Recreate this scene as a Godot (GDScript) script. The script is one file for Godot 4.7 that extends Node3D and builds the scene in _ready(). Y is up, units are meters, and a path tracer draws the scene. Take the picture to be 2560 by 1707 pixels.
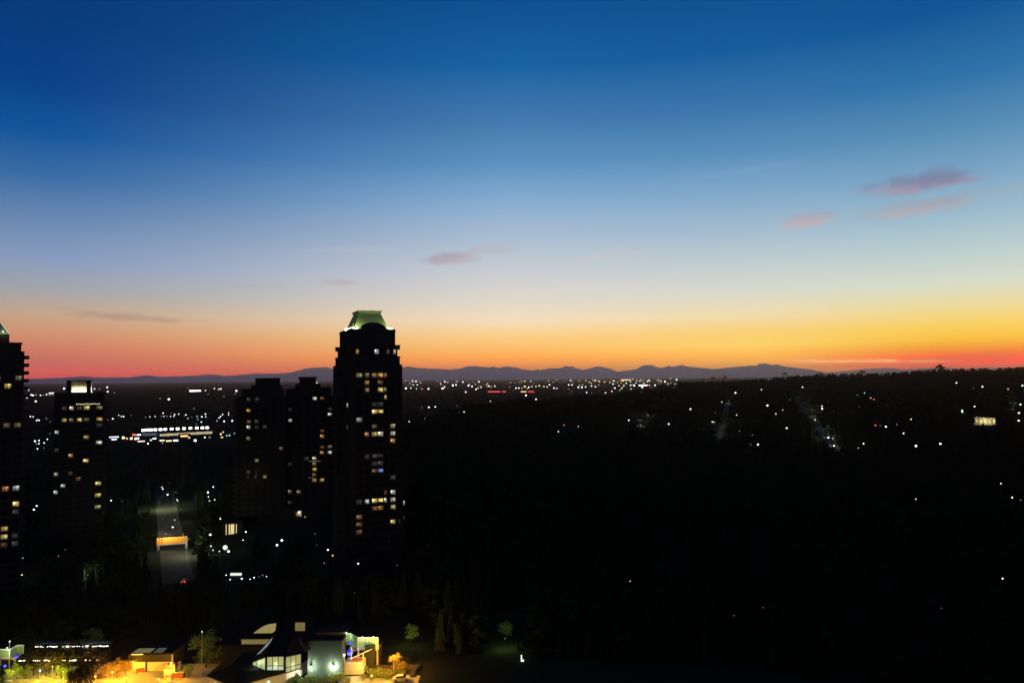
extends Node3D
# Dusk over a suburb seen from a high flat: four lit towers, a plain of lights, mountains, an orange-lit hall below.

const CAM := Vector3(0, 75, 0)
const FOCAL := 1873.0          # of the photograph's 2560 x 1707 pixels
var cam_basis: Basis
var rng := RandomNumberGenerator.new()
var M := {}
var used := {}

# ---------------------------------------------------------------- placing
func ray(px: float, py: float) -> Vector3:
	return (cam_basis * Vector3((px - 1280.0) / FOCAL, (853.5 - py) / FOCAL, -1.0)).normalized()

func at_height(px: float, py: float, h := 0.0) -> Vector3:
	var d := ray(px, py)
	return CAM + d * ((h - CAM.y) / d.y)

func at_depth(px: float, py: float, depth: float) -> Vector3:
	var d := ray(px, py)
	return CAM + d * (depth / -d.z)

func curve(keys: Array, x: float) -> float:
	if x <= keys[0][0]: return keys[0][1]
	for i in range(1, keys.size()):
		if x <= keys[i][0]:
			var a: float = keys[i - 1][0]
			var t: float = (x - a) / (keys[i][0] - a)
			t = t * t * (3.0 - 2.0 * t)
			return lerpf(keys[i - 1][1], keys[i][1], t)
	return keys[-1][1]

const HILL_RISE := [[-1.05, 0.0], [-0.42, 0.0], [-0.2, 9.0], [-0.13, 17.0], [-0.05, 26.0], [0.01, 28.0], [0.117, 31.0], [0.245, 50.0], [0.41, 70.0], [0.6, 86.0], [1.0, 95.0], [1.5, 60.0]]
const HILL_REACH := [[-0.3, 420.0], [-0.13, 720.0], [-0.05, 1000.0], [0.01, 1200.0], [0.117, 1500.0], [0.245, 2500.0], [0.41, 2600.0]]
var bumps := FastNoiseLite.new()

func terrain(x: float, z: float) -> float:
	var d := sqrt(x * x + z * z)
	if d < 230.0: return 0.0
	var a := atan2(x, -z)
	var reach := curve(HILL_REACH, a)
	var u := (d - 230.0) / (reach - 230.0)
	var h := curve(HILL_RISE, a)
	if u < 1.0: h *= pow(u, 0.85)
	else: h *= 1.0 - smoothstep(1.0, 1.6, u)
	h += bumps.get_noise_2d(x, z) * 5.0 * smoothstep(300.0, 900.0, d) * minf(1.0, h / 20.0)
	return h

func hit(px: float, py: float, up := 0.0) -> Vector3:
	var d := ray(px, py)
	var t := 120.0
	while t < 26000.0:
		var p := CAM + d * t
		if p.y < terrain(p.x, p.z) + up: return Vector3(p.x, terrain(p.x, p.z), p.z)
		t *= 1.004
	var q := CAM + d * 14000.0
	return Vector3(q.x, 0, q.z)

func on_ground(x: float, z: float) -> Vector3:
	return Vector3(x, terrain(x, z), z)

# ---------------------------------------------------------------- materials
func srgb(c: Color) -> Color:
	return c.linear_to_srgb()

func mat(called: String, r: float, g: float, b: float, rough := 0.85, metal := 0.0, spec := 0.2) -> StandardMaterial3D:
	var m := StandardMaterial3D.new()
	m.resource_name = called
	m.albedo_color = srgb(Color(r, g, b))
	m.roughness = rough
	m.metallic = metal
	m.metallic_specular = spec
	M[called] = m
	return m

func glow(called: String, r: float, g: float, b: float, energy: float) -> StandardMaterial3D:
	var m := StandardMaterial3D.new()
	m.resource_name = called
	m.albedo_color = srgb(Color(0.1, 0.1, 0.1))
	m.roughness = 0.4
	m.emission_enabled = true
	m.emission = srgb(Color(r, g, b))
	m.emission_energy_multiplier = energy
	M[called] = m
	return m

func noise_tex(seed_: int, freq: float, lo: Color, hi: Color, size := 256) -> NoiseTexture2D:
	var n := FastNoiseLite.new()
	n.seed = seed_
	n.frequency = freq
	n.fractal_octaves = 5
	var t := NoiseTexture2D.new()
	t.width = size
	t.height = size
	t.seamless = true
	t.noise = n
	var g := Gradient.new()
	g.set_color(0, srgb(lo))
	g.set_color(1, srgb(hi))
	t.color_ramp = g
	return t

func grained(called: String, lo: Color, hi: Color, metres: float, seed_: int, rough := 0.9, freq := 0.02) -> StandardMaterial3D:
	var m := StandardMaterial3D.new()
	m.resource_name = called
	m.roughness = rough
	m.albedo_texture = noise_tex(seed_, freq, lo, hi)
	m.metallic_specular = 0.05
	m.uv1_triplanar = true
	m.uv1_world_triplanar = true
	m.uv1_scale = Vector3.ONE / metres
	M[called] = m
	return m

# ---------------------------------------------------------------- mesh building
class MB:
	var st := SurfaceTool.new()
	var n := 0
	func _init():
		st.begin(Mesh.PRIMITIVE_TRIANGLES)
		st.set_smooth_group(-1)
	func tri(a: Vector3, b: Vector3, c: Vector3) -> void:
		st.add_vertex(a); st.add_vertex(b); st.add_vertex(c); n += 1
	func quad(a: Vector3, b: Vector3, c: Vector3, d: Vector3) -> void:
		tri(a, b, c); tri(a, c, d)
	# box by its middle and size, placed by x
	func box(c: Vector3, s: Vector3, x := Transform3D.IDENTITY) -> MB:
		var h := s * 0.5
		var p := []
		for k in 8:
			p.append(x * (c + Vector3(h.x if k & 1 else -h.x, h.y if k & 2 else -h.y, h.z if k & 4 else -h.z)))
		quad(p[4], p[6], p[7], p[5]); quad(p[1], p[3], p[2], p[0])
		quad(p[5], p[7], p[3], p[1]); quad(p[0], p[2], p[6], p[4])
		quad(p[6], p[2], p[3], p[7]); quad(p[0], p[4], p[5], p[1])
		return self
	func span(lo: Vector3, hi: Vector3, x := Transform3D.IDENTITY) -> MB:
		return box((lo + hi) * 0.5, hi - lo, x)
	# rounded tube between two points
	func tube(a: Vector3, b: Vector3, ra: float, rb: float, sides := 8) -> MB:
		var ax := (b - a).normalized()
		var u := ax.cross(Vector3.RIGHT if absf(ax.x) < 0.8 else Vector3.FORWARD).normalized()
		var v := ax.cross(u)
		for k in sides:
			var t0 := TAU * k / sides
			var t1 := TAU * (k + 1) / sides
			var d0 := u * cos(t0) + v * sin(t0)
			var d1 := u * cos(t1) + v * sin(t1)
			quad(a + d0 * ra, a + d1 * ra, b + d1 * rb, b + d0 * rb)
			tri(b, b + d0 * rb, b + d1 * rb)
			tri(a, a + d1 * ra, a + d0 * ra)
		return self
	# outline in the x-z plane raised from y0 to y1; the top may be drawn in by k about c
	func prism(poly: Array, y0: float, y1: float, k := 1.0, c := Vector2.ZERO, caps := true) -> MB:
		var m := poly.size()
		for i in m:
			var a: Vector2 = poly[i]
			var b: Vector2 = poly[(i + 1) % m]
			var ta := c + (a - c) * k
			var tb := c + (b - c) * k
			quad(Vector3(a.x, y0, a.y), Vector3(ta.x, y1, ta.y), Vector3(tb.x, y1, tb.y), Vector3(b.x, y0, b.y))
		if caps:
			for i in range(1, m - 1):
				var q := [poly[0], poly[i], poly[i + 1]]
				var t := []
				for e in q: t.append(c + (e - c) * k)
				tri(Vector3(t[0].x, y1, t[0].y), Vector3(t[2].x, y1, t[2].y), Vector3(t[1].x, y1, t[1].y))
				tri(Vector3(q[0].x, y0, q[0].y), Vector3(q[1].x, y0, q[1].y), Vector3(q[2].x, y0, q[2].y))
		return self
	# a sheet with a little thickness
	func quad_box(a: Vector3, b: Vector3, c: Vector3, d: Vector3, t := 0.06) -> MB:
		var o := (b - a).cross(d - a).normalized() * t
		quad(a, d, c, b)
		quad(a - o, b - o, c - o, d - o)
		for e in [[a, b], [b, c], [c, d], [d, a]]: quad(e[0], e[1], e[1] - o, e[0] - o)
		return self
	func done(smooth := false) -> ArrayMesh:
		st.generate_normals()
		return st.commit()

func ball_mesh(r: float, seg := 10, rings := 6) -> SphereMesh:
	var s := SphereMesh.new()
	s.radius = r
	s.height = 2 * r
	s.radial_segments = seg
	s.rings = rings
	return s

# ---------------------------------------------------------------- things
func numbered(called: String) -> String:
	used[called] = used.get(called, -1) + 1
	return called if used[called] == 0 else "%s_%03d" % [called, used[called]]

func tag(o: Node3D, label: String, category: String, group := "", kind := "") -> Node3D:
	if label: o.set_meta("label", label)
	if category: o.set_meta("category", category)
	if group: o.set_meta("group", group)
	if kind: o.set_meta("kind", kind)
	return o

func thing(called: String, label: String, category: String, at := Vector3.ZERO, turn := 0.0, group := "") -> Node3D:
	var o := Node3D.new()
	o.name = numbered(called)
	add_child(o)
	o.position = at
	o.rotation.y = turn
	tag(o, label, category, group)
	return o

func part(called: String, mesh: Mesh, m: Material, parent: Node3D, at := Vector3.ZERO, turn := 0.0) -> MeshInstance3D:
	var o := MeshInstance3D.new()
	o.name = called
	o.mesh = mesh
	o.material_override = m
	parent.add_child(o, true)
	o.position = at
	o.rotation.y = turn
	return o

func setting(called: String, mesh: Mesh, m: Material) -> MeshInstance3D:
	var o := MeshInstance3D.new()
	o.name = numbered(called)
	o.mesh = mesh
	o.material_override = m
	add_child(o)
	o.set_meta("kind", "structure")
	return o

func omni(at: Vector3, c: Color, energy: float, size := 0.1, reach := 60.0, parent: Node3D = self) -> OmniLight3D:
	var l := OmniLight3D.new()
	l.name = "lamp_light"
	l.light_color = srgb(c)
	l.light_energy = energy
	l.light_size = size
	l.omni_range = reach
	l.omni_attenuation = 2.0
	l.shadow_enabled = true
	parent.add_child(l, true)
	l.position = at
	return l

# ---------------------------------------------------------------- sky
# light of the sky beyond the haze, linear: rows by the angle from the place where the sun has set, columns by height
const SKY_UP := [0.0, 0.5, 1.0, 1.6, 2.3, 3.2, 4.4, 6.0, 8.0, 10.5, 13.3, 16.0, 19.0, 23.0, 28.0, 40.0, 60.0, 90.0]
const SKY_AWAY := [0.0, 10.0, 22.0, 40.0, 72.0, 105.0, 140.0, 180.0]
const SKY := [
	[[1.698, 0.02078, 1.415e-06], [1.845, 0.02564, 1.57e-06], [1.96, 0.03542, 1.829e-06], [1.245, 0.3615, 0.002349], [1.219, 0.6655, 0.02934], [1.14, 0.7609, 0.1152], [0.9729, 0.8049, 0.3439], [0.7474, 0.8021, 0.652], [0.5417, 0.6773, 0.6743], [0.3348, 0.5245, 0.6527], [0.1863, 0.3795, 0.5805], [0.08953, 0.2722, 0.4798], [0.02662, 0.1763, 0.4173], [0.003814, 0.09422, 0.3222], [0.003576, 0.07329, 0.2586], [0.002997, 0.05626, 0.2085], [0.0024, 0.03867, 0.1567], [0.00176, 0.01983, 0.1013]],
	[[1.665, 0.02037, 1.388e-06], [1.809, 0.02514, 1.539e-06], [1.922, 0.03473, 1.793e-06], [1.221, 0.3544, 0.002303], [1.195, 0.6524, 0.02876], [1.118, 0.746, 0.1129], [0.9538, 0.7891, 0.3372], [0.7327, 0.7864, 0.6392], [0.5311, 0.664, 0.661], [0.3283, 0.5142, 0.6399], [0.1827, 0.372, 0.5692], [0.08777, 0.2668, 0.4703], [0.0261, 0.1728, 0.4091], [0.003739, 0.09238, 0.3159], [0.003506, 0.07185, 0.2535], [0.002938, 0.05515, 0.2044], [0.002353, 0.03791, 0.1537], [0.001725, 0.01944, 0.09929]],
	[[1.482, 0.611, 0.06228], [1.482, 0.611, 0.06228], [1.482, 0.611, 0.06228], [1.482, 0.7023, 0.07504], [1.251, 0.8141, 0.1458], [1.138, 0.7463, 0.1919], [0.9944, 0.807, 0.4502], [0.7684, 0.7651, 0.648], [0.5783, 0.6591, 0.6759], [0.3807, 0.5275, 0.656], [0.2155, 0.4024, 0.6133], [0.1002, 0.2819, 0.5127], [0.04108, 0.1858, 0.4228], [0.005157, 0.1082, 0.3436], [0.003048, 0.07118, 0.2616], [0.002578, 0.05301, 0.2043], [0.002138, 0.03662, 0.1531], [0.001674, 0.01946, 0.09955]],
	[[1.354, 0.2902, 0.0464], [1.402, 0.3484, 0.05043], [1.45, 0.4087, 0.05461], [1.504, 0.545, 0.06117], [1.268, 0.6522, 0.1581], [1.158, 0.7465, 0.2709], [1.035, 0.8249, 0.5631], [0.804, 0.7439, 0.6568], [0.6256, 0.6542, 0.6908], [0.4332, 0.5408, 0.672], [0.2483, 0.4328, 0.6574], [0.1126, 0.297, 0.5551], [0.05606, 0.1988, 0.4365], [0.006574, 0.124, 0.3712], [0.00259, 0.07052, 0.2696], [0.002217, 0.05086, 0.2042], [0.001923, 0.03533, 0.1525], [0.001622, 0.01947, 0.0998]],
	[[2.131, 0.1606, 0.1158], [2.208, 0.1676, 0.1158], [0.9929, 0.186, 0.1437], [0.8355, 0.2158, 0.1359], [0.8178, 0.2594, 0.145], [0.7632, 0.3461, 0.1883], [0.6402, 0.4314, 0.278], [0.3983, 0.4114, 0.4361], [0.2571, 0.3537, 0.5519], [0.1455, 0.2607, 0.4697], [0.03715, 0.1548, 0.3867], [0.002891, 0.09304, 0.3375], [0.0001839, 0.05278, 0.2609], [0.001256, 0.04311, 0.2136], [0.001975, 0.03612, 0.1721], [0.001761, 0.0306, 0.1481], [0.001545, 0.02504, 0.1241], [0.001316, 0.01914, 0.09854]],
	[[0.3324, 0.0809, 0.08968], [0.3515, 0.08437, 0.09119], [0.1686, 0.08158, 0.1129], [0.1534, 0.07794, 0.1039], [0.1511, 0.07882, 0.1035], [0.1469, 0.08408, 0.111], [0.1371, 0.09165, 0.1265], [0.1221, 0.1017, 0.1474], [0.0869, 0.09617, 0.1708], [0.05052, 0.0885, 0.1891], [0.02506, 0.06999, 0.1859], [0.003552, 0.05319, 0.1912], [0.0005526, 0.04487, 0.174], [0.002245, 0.03861, 0.1566], [0.001044, 0.02857, 0.1332], [0.0009932, 0.02667, 0.1272], [0.0009091, 0.02349, 0.1171], [0.0007828, 0.01874, 0.102]],
	[[0.09216, 0.05099, 0.07707], [0.09999, 0.05247, 0.0781], [0.04906, 0.05012, 0.09639], [0.04571, 0.04722, 0.08841], [0.04611, 0.04705, 0.08769], [0.0469, 0.04882, 0.09186], [0.04754, 0.04918, 0.09559], [0.04001, 0.04946, 0.1035], [0.03481, 0.05099, 0.1112], [0.02478, 0.04483, 0.1067], [0.0121, 0.03828, 0.1049], [0.004006, 0.03383, 0.1058], [0.0006174, 0.0291, 0.1011], [0.002454, 0.02592, 0.09774], [0.001044, 0.02051, 0.09267], [0.0009932, 0.02017, 0.09447], [0.0009091, 0.0196, 0.09748], [0.0007828, 0.01874, 0.102]],
	[[0.06455, 0.04389, 0.07311], [0.06898, 0.04478, 0.0736], [0.0334, 0.04242, 0.09025], [0.0307, 0.03959, 0.08216], [0.03054, 0.03905, 0.08078], [0.03062, 0.04003, 0.08371], [0.03129, 0.03996, 0.08543], [0.02852, 0.04039, 0.08908], [0.02769, 0.04186, 0.09181], [0.02017, 0.03649, 0.08805], [0.01045, 0.03078, 0.08657], [0.003578, 0.02719, 0.08781], [0.0005563, 0.02353, 0.08451], [0.002257, 0.02117, 0.08269], [0.001044, 0.01705, 0.07963], [0.0009932, 0.01738, 0.08396], [0.0009091, 0.01792, 0.09118], [0.0007828, 0.01874, 0.102]],
]
const SUN_ROUND := 40.0

func sky_image() -> Image:
	var table := []
	for row in SKY:
		var r := []
		for v in row: r.append(Color(v[0], v[1], v[2]))
		table.append(r)
	var w := 1024
	var h := 512
	var edge := 64
	var low := Image.create(w + 2 * edge, h, false, Image.FORMAT_RGBF)
	low.fill(Color(0.006, 0.008, 0.012))
	for y in h / 2 + 2:
		var up := maxf(0.0, 90.0 - (y + 0.5) / h * 180.0)
		var k := 0
		while k < SKY_UP.size() - 2 and up > SKY_UP[k + 1]: k += 1
		var f := clampf((up - SKY_UP[k]) / (SKY_UP[k + 1] - SKY_UP[k]), 0.0, 1.0)
		var band := []
		for r in table: band.append((r[k] as Color).lerp(r[k + 1], f))
		for x in w + 2 * edge:
			var away := absf(wrapf((x - edge + 0.5) / w * 360.0 - SUN_ROUND, -180.0, 180.0))
			var j := 0
			while j < SKY_AWAY.size() - 2 and away > SKY_AWAY[j + 1]: j += 1
			var g := clampf((away - SKY_AWAY[j]) / (SKY_AWAY[j + 1] - SKY_AWAY[j]), 0.0, 1.0)
			g = g * g * (3.0 - 2.0 * g) * 0.5 + g * 0.5
			low.set_pixel(x, y, (band[j] as Color).lerp(band[j + 1], g))
	low.resize((w + 2 * edge) * 4, h * 4, Image.INTERPOLATE_CUBIC)
	var img := low.get_region(Rect2i(edge * 4, 0, w * 4, h * 4))
	for c in CLOUDS: lay_cloud(img, c)
	return img

# middle (x, y), half length, half height, tilt, display colour of belly and of top, density, seed: as they stand in the sky
const CLOUDS := [
	[2290, 462, 115, 22, -0.02, 0xb08a9c, 0x78819f, 0.66, 1], [2332, 448, 55, 24, 0.03, 0x7f7c98, 0x7b86a6, 0.55, 2],
	[2285, 523, 105, 19, -0.05, 0xc2aaac, 0xa5a0a6, 0.62, 3], [2018, 551, 66, 18, -0.05, 0xd0b0ac, 0xb49c9e, 0.62, 4],
	[2440, 495, 100, 20, -0.1, 0xa6b2bc, 0xa0aeba, 0.35, 5], [1132, 647, 64, 17, -0.1, 0xb79aa0, 0xa494a4, 0.6, 6],
	[1212, 628, 74, 18, -0.1, 0xc0b4bc, 0xb8b2be, 0.4, 7], [845, 708, 55, 8, 0.0, 0xc4b0ac, 0xb4aaac, 0.5, 8],
	[330, 795, 120, 9, 0.03, 0xb5947f, 0xb69a88, 0.6, 9], [230, 783, 70, 6, 0.12, 0xb89c8c, 0xb69a88, 0.4, 10],
	[620, 718, 90, 6, -0.03, 0xb6b0b2, 0xb0acb2, 0.3, 11], [1520, 640, 120, 8, -0.08, 0xd6ccca, 0xcfcaca, 0.35, 12],
	[2150, 903, 165, 3.4, 0.018, 0xffc27c, 0xffb870, 0.9, 13, 1.75], [2440, 892, 160, 9, -0.06, 0xf06a3c, 0xee683c, 0.5, 14],
	[1800, 435, 170, 10, -0.06, 0x84a6cf, 0x80a4ce, 0.35, 15], [900, 625, 120, 7, -0.04, 0xc8c4ca, 0xc4c2ca, 0.25, 16],
]

func lay_cloud(img: Image, c: Array) -> void:
	var n := FastNoiseLite.new()
	n.seed = c[8]
	n.frequency = 0.035
	n.fractal_octaves = 5
	var per := 4096.0 / 360.0
	var mid := ray(c[0], c[1])
	var mx := rad_to_deg(atan2(mid.x, -mid.z)) * per
	var my := (90.0 - rad_to_deg(asin(mid.y))) * 2048.0 / 180.0
	var hx: float = c[2] / FOCAL * 57.3 * per
	var hy: float = c[3] / FOCAL * 57.3 * per
	var belly := Color8((c[5] >> 16) & 255, (c[5] >> 8) & 255, c[5] & 255).srgb_to_linear()
	var top := Color8((c[6] >> 16) & 255, (c[6] >> 8) & 255, c[6] & 255).srgb_to_linear()
	if c.size() > 9:
		belly *= c[9]
		top *= c[9]
	for y in range(int(my - hy * 2.2 - absf(c[4]) * hx) - 2, int(my + hy * 2.2 + absf(c[4]) * hx) + 3):
		for x in range(int(mx - hx * 1.7) - 2, int(mx + hx * 1.7) + 3):
			var u := (x + 0.5 - mx) / hx
			var v: float = (y + 0.5 - my - c[4] * (x - mx)) / hy
			var wob := n.get_noise_2d(x * 1.0, y * 2.6)
			var e: float = u * u + v * v * (1.0 if v < 0.0 else 1.7) + wob * 1.1 - 0.1
			var a: float = c[7] * (1.0 - smoothstep(-0.15, 1.6, e))
			if a <= 0.003: continue
			var q := belly.lerp(top, smoothstep(0.5, -0.7, v + wob * 0.5))
			var xx := posmod(x, 4096)
			img.set_pixel(xx, y, img.get_pixel(xx, y).lerp(q, a))

# ---------------------------------------------------------------- mountains and ground
const RIDGE := [[-900, 948], [-500, 941], [-300, 946], [-100, 944], [72, 945], [110, 944], [200, 940], [210, 939], [260, 942], [320, 941], [370, 936], [400, 940], [470, 938], [520, 934.5], [530, 934], [560, 937.5], [600, 935], [640, 932], [700, 931], [720, 930], [760, 922], [780, 920], [815, 918], [832, 921], [920, 925], [1005, 920], [1020, 917], [1040, 920], [1100, 922], [1130, 923], [1155, 920], [1172, 916], [1200, 918], [1225, 919], [1230, 917], [1250, 920], [1265, 917], [1290, 919], [1310, 923], [1330, 925.5], [1345, 922], [1350, 925], [1375, 920], [1395, 921], [1408, 919], [1411, 916], [1425, 918], [1428, 916.5], [1445, 921], [1459, 924], [1480, 920], [1495, 917], [1505, 918], [1520, 920.5], [1540, 926], [1545, 927], [1565, 925.5], [1590, 923], [1605, 916.5], [1615, 914.5], [1630, 914], [1640, 918], [1650, 920], [1665, 918], [1673, 915.5], [1680, 918], [1705, 914], [1720, 917], [1740, 919], [1790, 922], [1840, 918], [1870, 916], [1895, 915], [1898, 911], [1920, 912], [1930, 915], [1945, 913], [1960, 917], [2000, 921], [2030, 923], [2060, 928], [2100, 938]]
const RIDGE_FAR := [[1980, 940], [2060, 929], [2130, 925], [2180, 921], [2230, 920], [2260, 923], [2330, 920], [2360, 919], [2420, 922], [2480, 919], [2560, 921], [2700, 917], [2900, 922], [3300, 930]]

func relief(y: float) -> float:
	return 921.5 + (y - 921.5) * 1.3 if y < 928.0 else y + 1.9

func range_mesh(line: Array, depth: float, seed_: int) -> ArrayMesh:
	var n := FastNoiseLite.new()
	n.seed = seed_
	n.frequency = 0.0012
	n.fractal_octaves = 4
	var crest := []
	for i in line.size() - 1:
		var steps := maxi(1, int((line[i + 1][0] - line[i][0]) / 5.0))
		for k in steps:
			var f := float(k) / steps
			crest.append(at_depth(lerpf(line[i][0], line[i + 1][0], f), relief(lerpf(line[i][1], line[i + 1][1], f)) + (n.get_noise_1d(i * 917.0 + k * 640.0) * 2.4 if k else 0.0), depth))
	var rows := [[2600.0, 1.0, 0.0], [1500.0, 0.6, 0.3], [0.0, 0.0, 0.0], [-900.0, 0.35, 1.0], [-2100.0, 0.66, 1.0], [-3600.0, 0.88, 0.6], [-5200.0, 1.0, 0.0]]
	var m := MB.new()
	var grid := []
	for r in rows:
		var l := []
		for p in crest:
			var out: Vector3 = Vector3(p.x, 0, p.z).normalized()
			var q: Vector3 = p + out * r[0]
			q.y = maxf(p.y * (1.0 - r[1]) + n.get_noise_2d(p.x, r[0] + p.z) * 160.0 * r[2], 0.0)
			if r[1] >= 1.0: q.y = -5.0
			l.append(q)
		grid.append(l)
	for r in rows.size() - 1:
		for i in crest.size() - 1:
			m.quad(grid[r][i], grid[r][i + 1], grid[r + 1][i + 1], grid[r + 1][i])
	return m.done()

func ground_mesh() -> ArrayMesh:
	# rings round the viewpoint, close together where the land is rolling
	var m := MB.new()
	m.st.set_smooth_group(0)
	var ds := [0.0, 120.0, 225.0]
	while ds[-1] < 56000.0: ds.append(ds[-1] * (1.035 if ds[-1] < 5000.0 else 1.2))
	var around := []
	for k in 33: around.append(-180.0 + k * 4.0)
	for k in 210: around.append(-51.5 + k * 0.5)
	var a0: float = around[-1]
	for k in range(1, 33): around.append(a0 + (180.0 - a0) * k / 32.0)
	var grid := []
	for d in ds:
		var l := []
		for a in around:
			var x := sin(deg_to_rad(a)) * float(d)
			var z := -cos(deg_to_rad(a)) * float(d)
			l.append(Vector3(x, terrain(x, z), z))
		grid.append(l)
	for i in ds.size() - 1:
		for j in around.size() - 1:
			if i == 0: m.tri(grid[0][0], grid[1][j], grid[1][j + 1])
			else: m.quad(grid[i][j], grid[i + 1][j], grid[i + 1][j + 1], grid[i][j + 1])
	return m.done()


# ---------------------------------------------------------------- shared pieces
var cache := {}

func project(p: Vector3) -> Vector2:
	var q := cam_basis.inverse() * (p - CAM)
	return Vector2(1280.0 + FOCAL * q.x / -q.z, 853.5 - FOCAL * q.y / -q.z)

func box_mesh(s: Vector3) -> ArrayMesh:
	var key := "box%s" % s
	if not cache.has(key): cache[key] = MB.new().box(Vector3.ZERO, s).done()
	return cache[key]

# a window: thin box whose front carries the whole texture
func pane_mesh(w: float, h: float) -> ArrayMesh:
	var key := "pane%.2f_%.2f" % [w, h]
	if cache.has(key): return cache[key]
	var st := SurfaceTool.new()
	st.begin(Mesh.PRIMITIVE_TRIANGLES)
	var f := [Vector3(-w / 2, -h / 2, 0.03), Vector3(-w / 2, h / 2, 0.03), Vector3(w / 2, h / 2, 0.03), Vector3(w / 2, -h / 2, 0.03)]
	var uv := [Vector2(0, 1), Vector2(0, 0), Vector2(1, 0), Vector2(1, 1)]
	for k in [0, 1, 2, 0, 2, 3]:
		st.set_normal(Vector3(0, 0, 1))
		st.set_uv(uv[k])
		st.add_vertex(f[k])
	for k in [0, 2, 1, 0, 3, 2]:
		st.set_normal(Vector3(0, 0, -1))
		st.set_uv(Vector2(0.5, 0.5))
		st.add_vertex(f[k] - Vector3(0, 0, 0.06))
	for e in 4:
		var a: Vector3 = f[e]
		var b: Vector3 = f[(e + 1) % 4]
		var n := Vector3((a.x + b.x) / w, (a.y + b.y) / h, 0).normalized()
		for v in [a, a - Vector3(0, 0, 0.06), b, b, a - Vector3(0, 0, 0.06), b - Vector3(0, 0, 0.06)]:
			st.set_normal(n)
			st.set_uv(Vector2(0.5, 0.5))
			st.add_vertex(v)
	cache[key] = st.commit()
	return cache[key]

# what shows of a lit room through its window: blinds, lamps, things on the sill
func room_image(kind: int) -> ImageTexture:
	var r := RandomNumberGenerator.new()
	r.seed = 100 + kind
	var w := 24
	var h := 18
	var img := Image.create(w, h, false, Image.FORMAT_RGB8)
	var lamp := Vector2(r.randf_range(4, 20), r.randf_range(3, 10))
	var left := r.randi_range(0, 7)
	var right := r.randi_range(17, 24)
	for y in h:
		for x in w:
			var v := 0.3 + 0.65 * exp(-lamp.distance_to(Vector2(x, y * 1.2)) * 0.16)
			if x < left or x >= right: v *= 0.55 + 0.12 * (x % 2)
			if kind % 3 == 1 and y % 3 == 0: v *= 0.6
			if kind % 3 == 2 and y < 6: v *= 1.15
			v *= r.randf_range(0.86, 1.08)
			img.set_pixel(x, y, Color(v, v * 0.99, v * 0.97))
	for k in r.randi_range(2, 4):
		var bw := r.randi_range(2, 6)
		var bh := r.randi_range(2, 7)
		var bx := r.randi_range(0, w - bw)
		var dim := r.randf_range(0.12, 0.5)
		for y in range(h - bh, h):
			for x in range(bx, bx + bw):
				img.set_pixel(x, y, img.get_pixel(x, y) * dim)
	return ImageTexture.create_from_image(img)

const LIT := {
	"yellow": [1.0, 0.74, 0.2, 1.25], "amber": [1.0, 0.55, 0.12, 0.95], "orange": [1.0, 0.45, 0.15, 0.85], "white": [1.0, 0.95, 0.8, 1.2],
	"cool": [0.85, 0.95, 0.9, 1.0], "green": [0.75, 0.8, 0.36, 0.8], "dim": [0.5, 0.52, 0.42, 0.14], "brown": [1.0, 0.5, 0.2, 0.25], "olive": [0.8, 0.75, 0.25, 0.4], "hot": [1.0, 0.78, 0.26, 1.7], "blue": [0.25, 0.4, 1.0, 0.9],
}

func lit(kind: String, k: int) -> StandardMaterial3D:
	var key := "lit_window_%s_%d" % [kind, k % 6]
	if M.has(key): return M[key]
	if not cache.has("room%d" % (k % 6)): cache["room%d" % (k % 6)] = room_image(k % 6)
	var c: Array = LIT[kind]
	var m := glow(key, c[0], c[1], c[2], c[3] * 2.1)
	m.emission_texture = cache["room%d" % (k % 6)]
	m.emission_operator = BaseMaterial3D.EMISSION_OP_MULTIPLY
	return m

# wall of piers and spandrels with recessed windows; local frame: x along the wall, y up, +z outwards. Returns [pane, world middle] of all
func facade(root: Node3D, x: Transform3D, width: float, y0: float, floors: int, fh: float, bays: Array, wall: Material, list: Array, skip_below := 0) -> void:
	var m := MB.new()
	var sill := 0.7
	var head := fh - 0.42
	var t := 0.34
	var edge := 0.0
	for b in bays:
		if b[0] - edge > 0.02: m.span(Vector3(edge, y0, -t), Vector3(b[0], y0 + floors * fh, 0), x)
		edge = b[1]
		m.span(Vector3(b[0], y0, -t), Vector3(b[1], y0 + sill, 0), x)
		for f in floors - 1:
			m.span(Vector3(b[0], y0 + f * fh + head, -t), Vector3(b[1], y0 + (f + 1) * fh + sill, 0), x)
		m.span(Vector3(b[0], y0 + (floors - 1) * fh + head, -t), Vector3(b[1], y0 + floors * fh, 0), x)
	if width - edge > 0.02: m.span(Vector3(edge, y0, -t), Vector3(width, y0 + floors * fh, 0), x)
	# a thin band at every third floor
	for f in range(3, floors, 3): m.span(Vector3(-0.05, y0 + f * fh - 0.14, 0), Vector3(width + 0.05, y0 + f * fh + 0.14, 0.12), x)
	part("facade_wall", m.done(), wall, root)
	for f in range(skip_below, floors):
		for b in bays:
			var w: float = b[1] - b[0]
			var o := part("window", pane_mesh(w, head - sill), M.dark_glass, root)
			o.transform = x * Transform3D(Basis.IDENTITY, Vector3((b[0] + b[1]) / 2, y0 + f * fh + (sill + head) / 2, -0.22))
			list.append([o, root.global_transform * o.position, w, head - sill])

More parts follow.
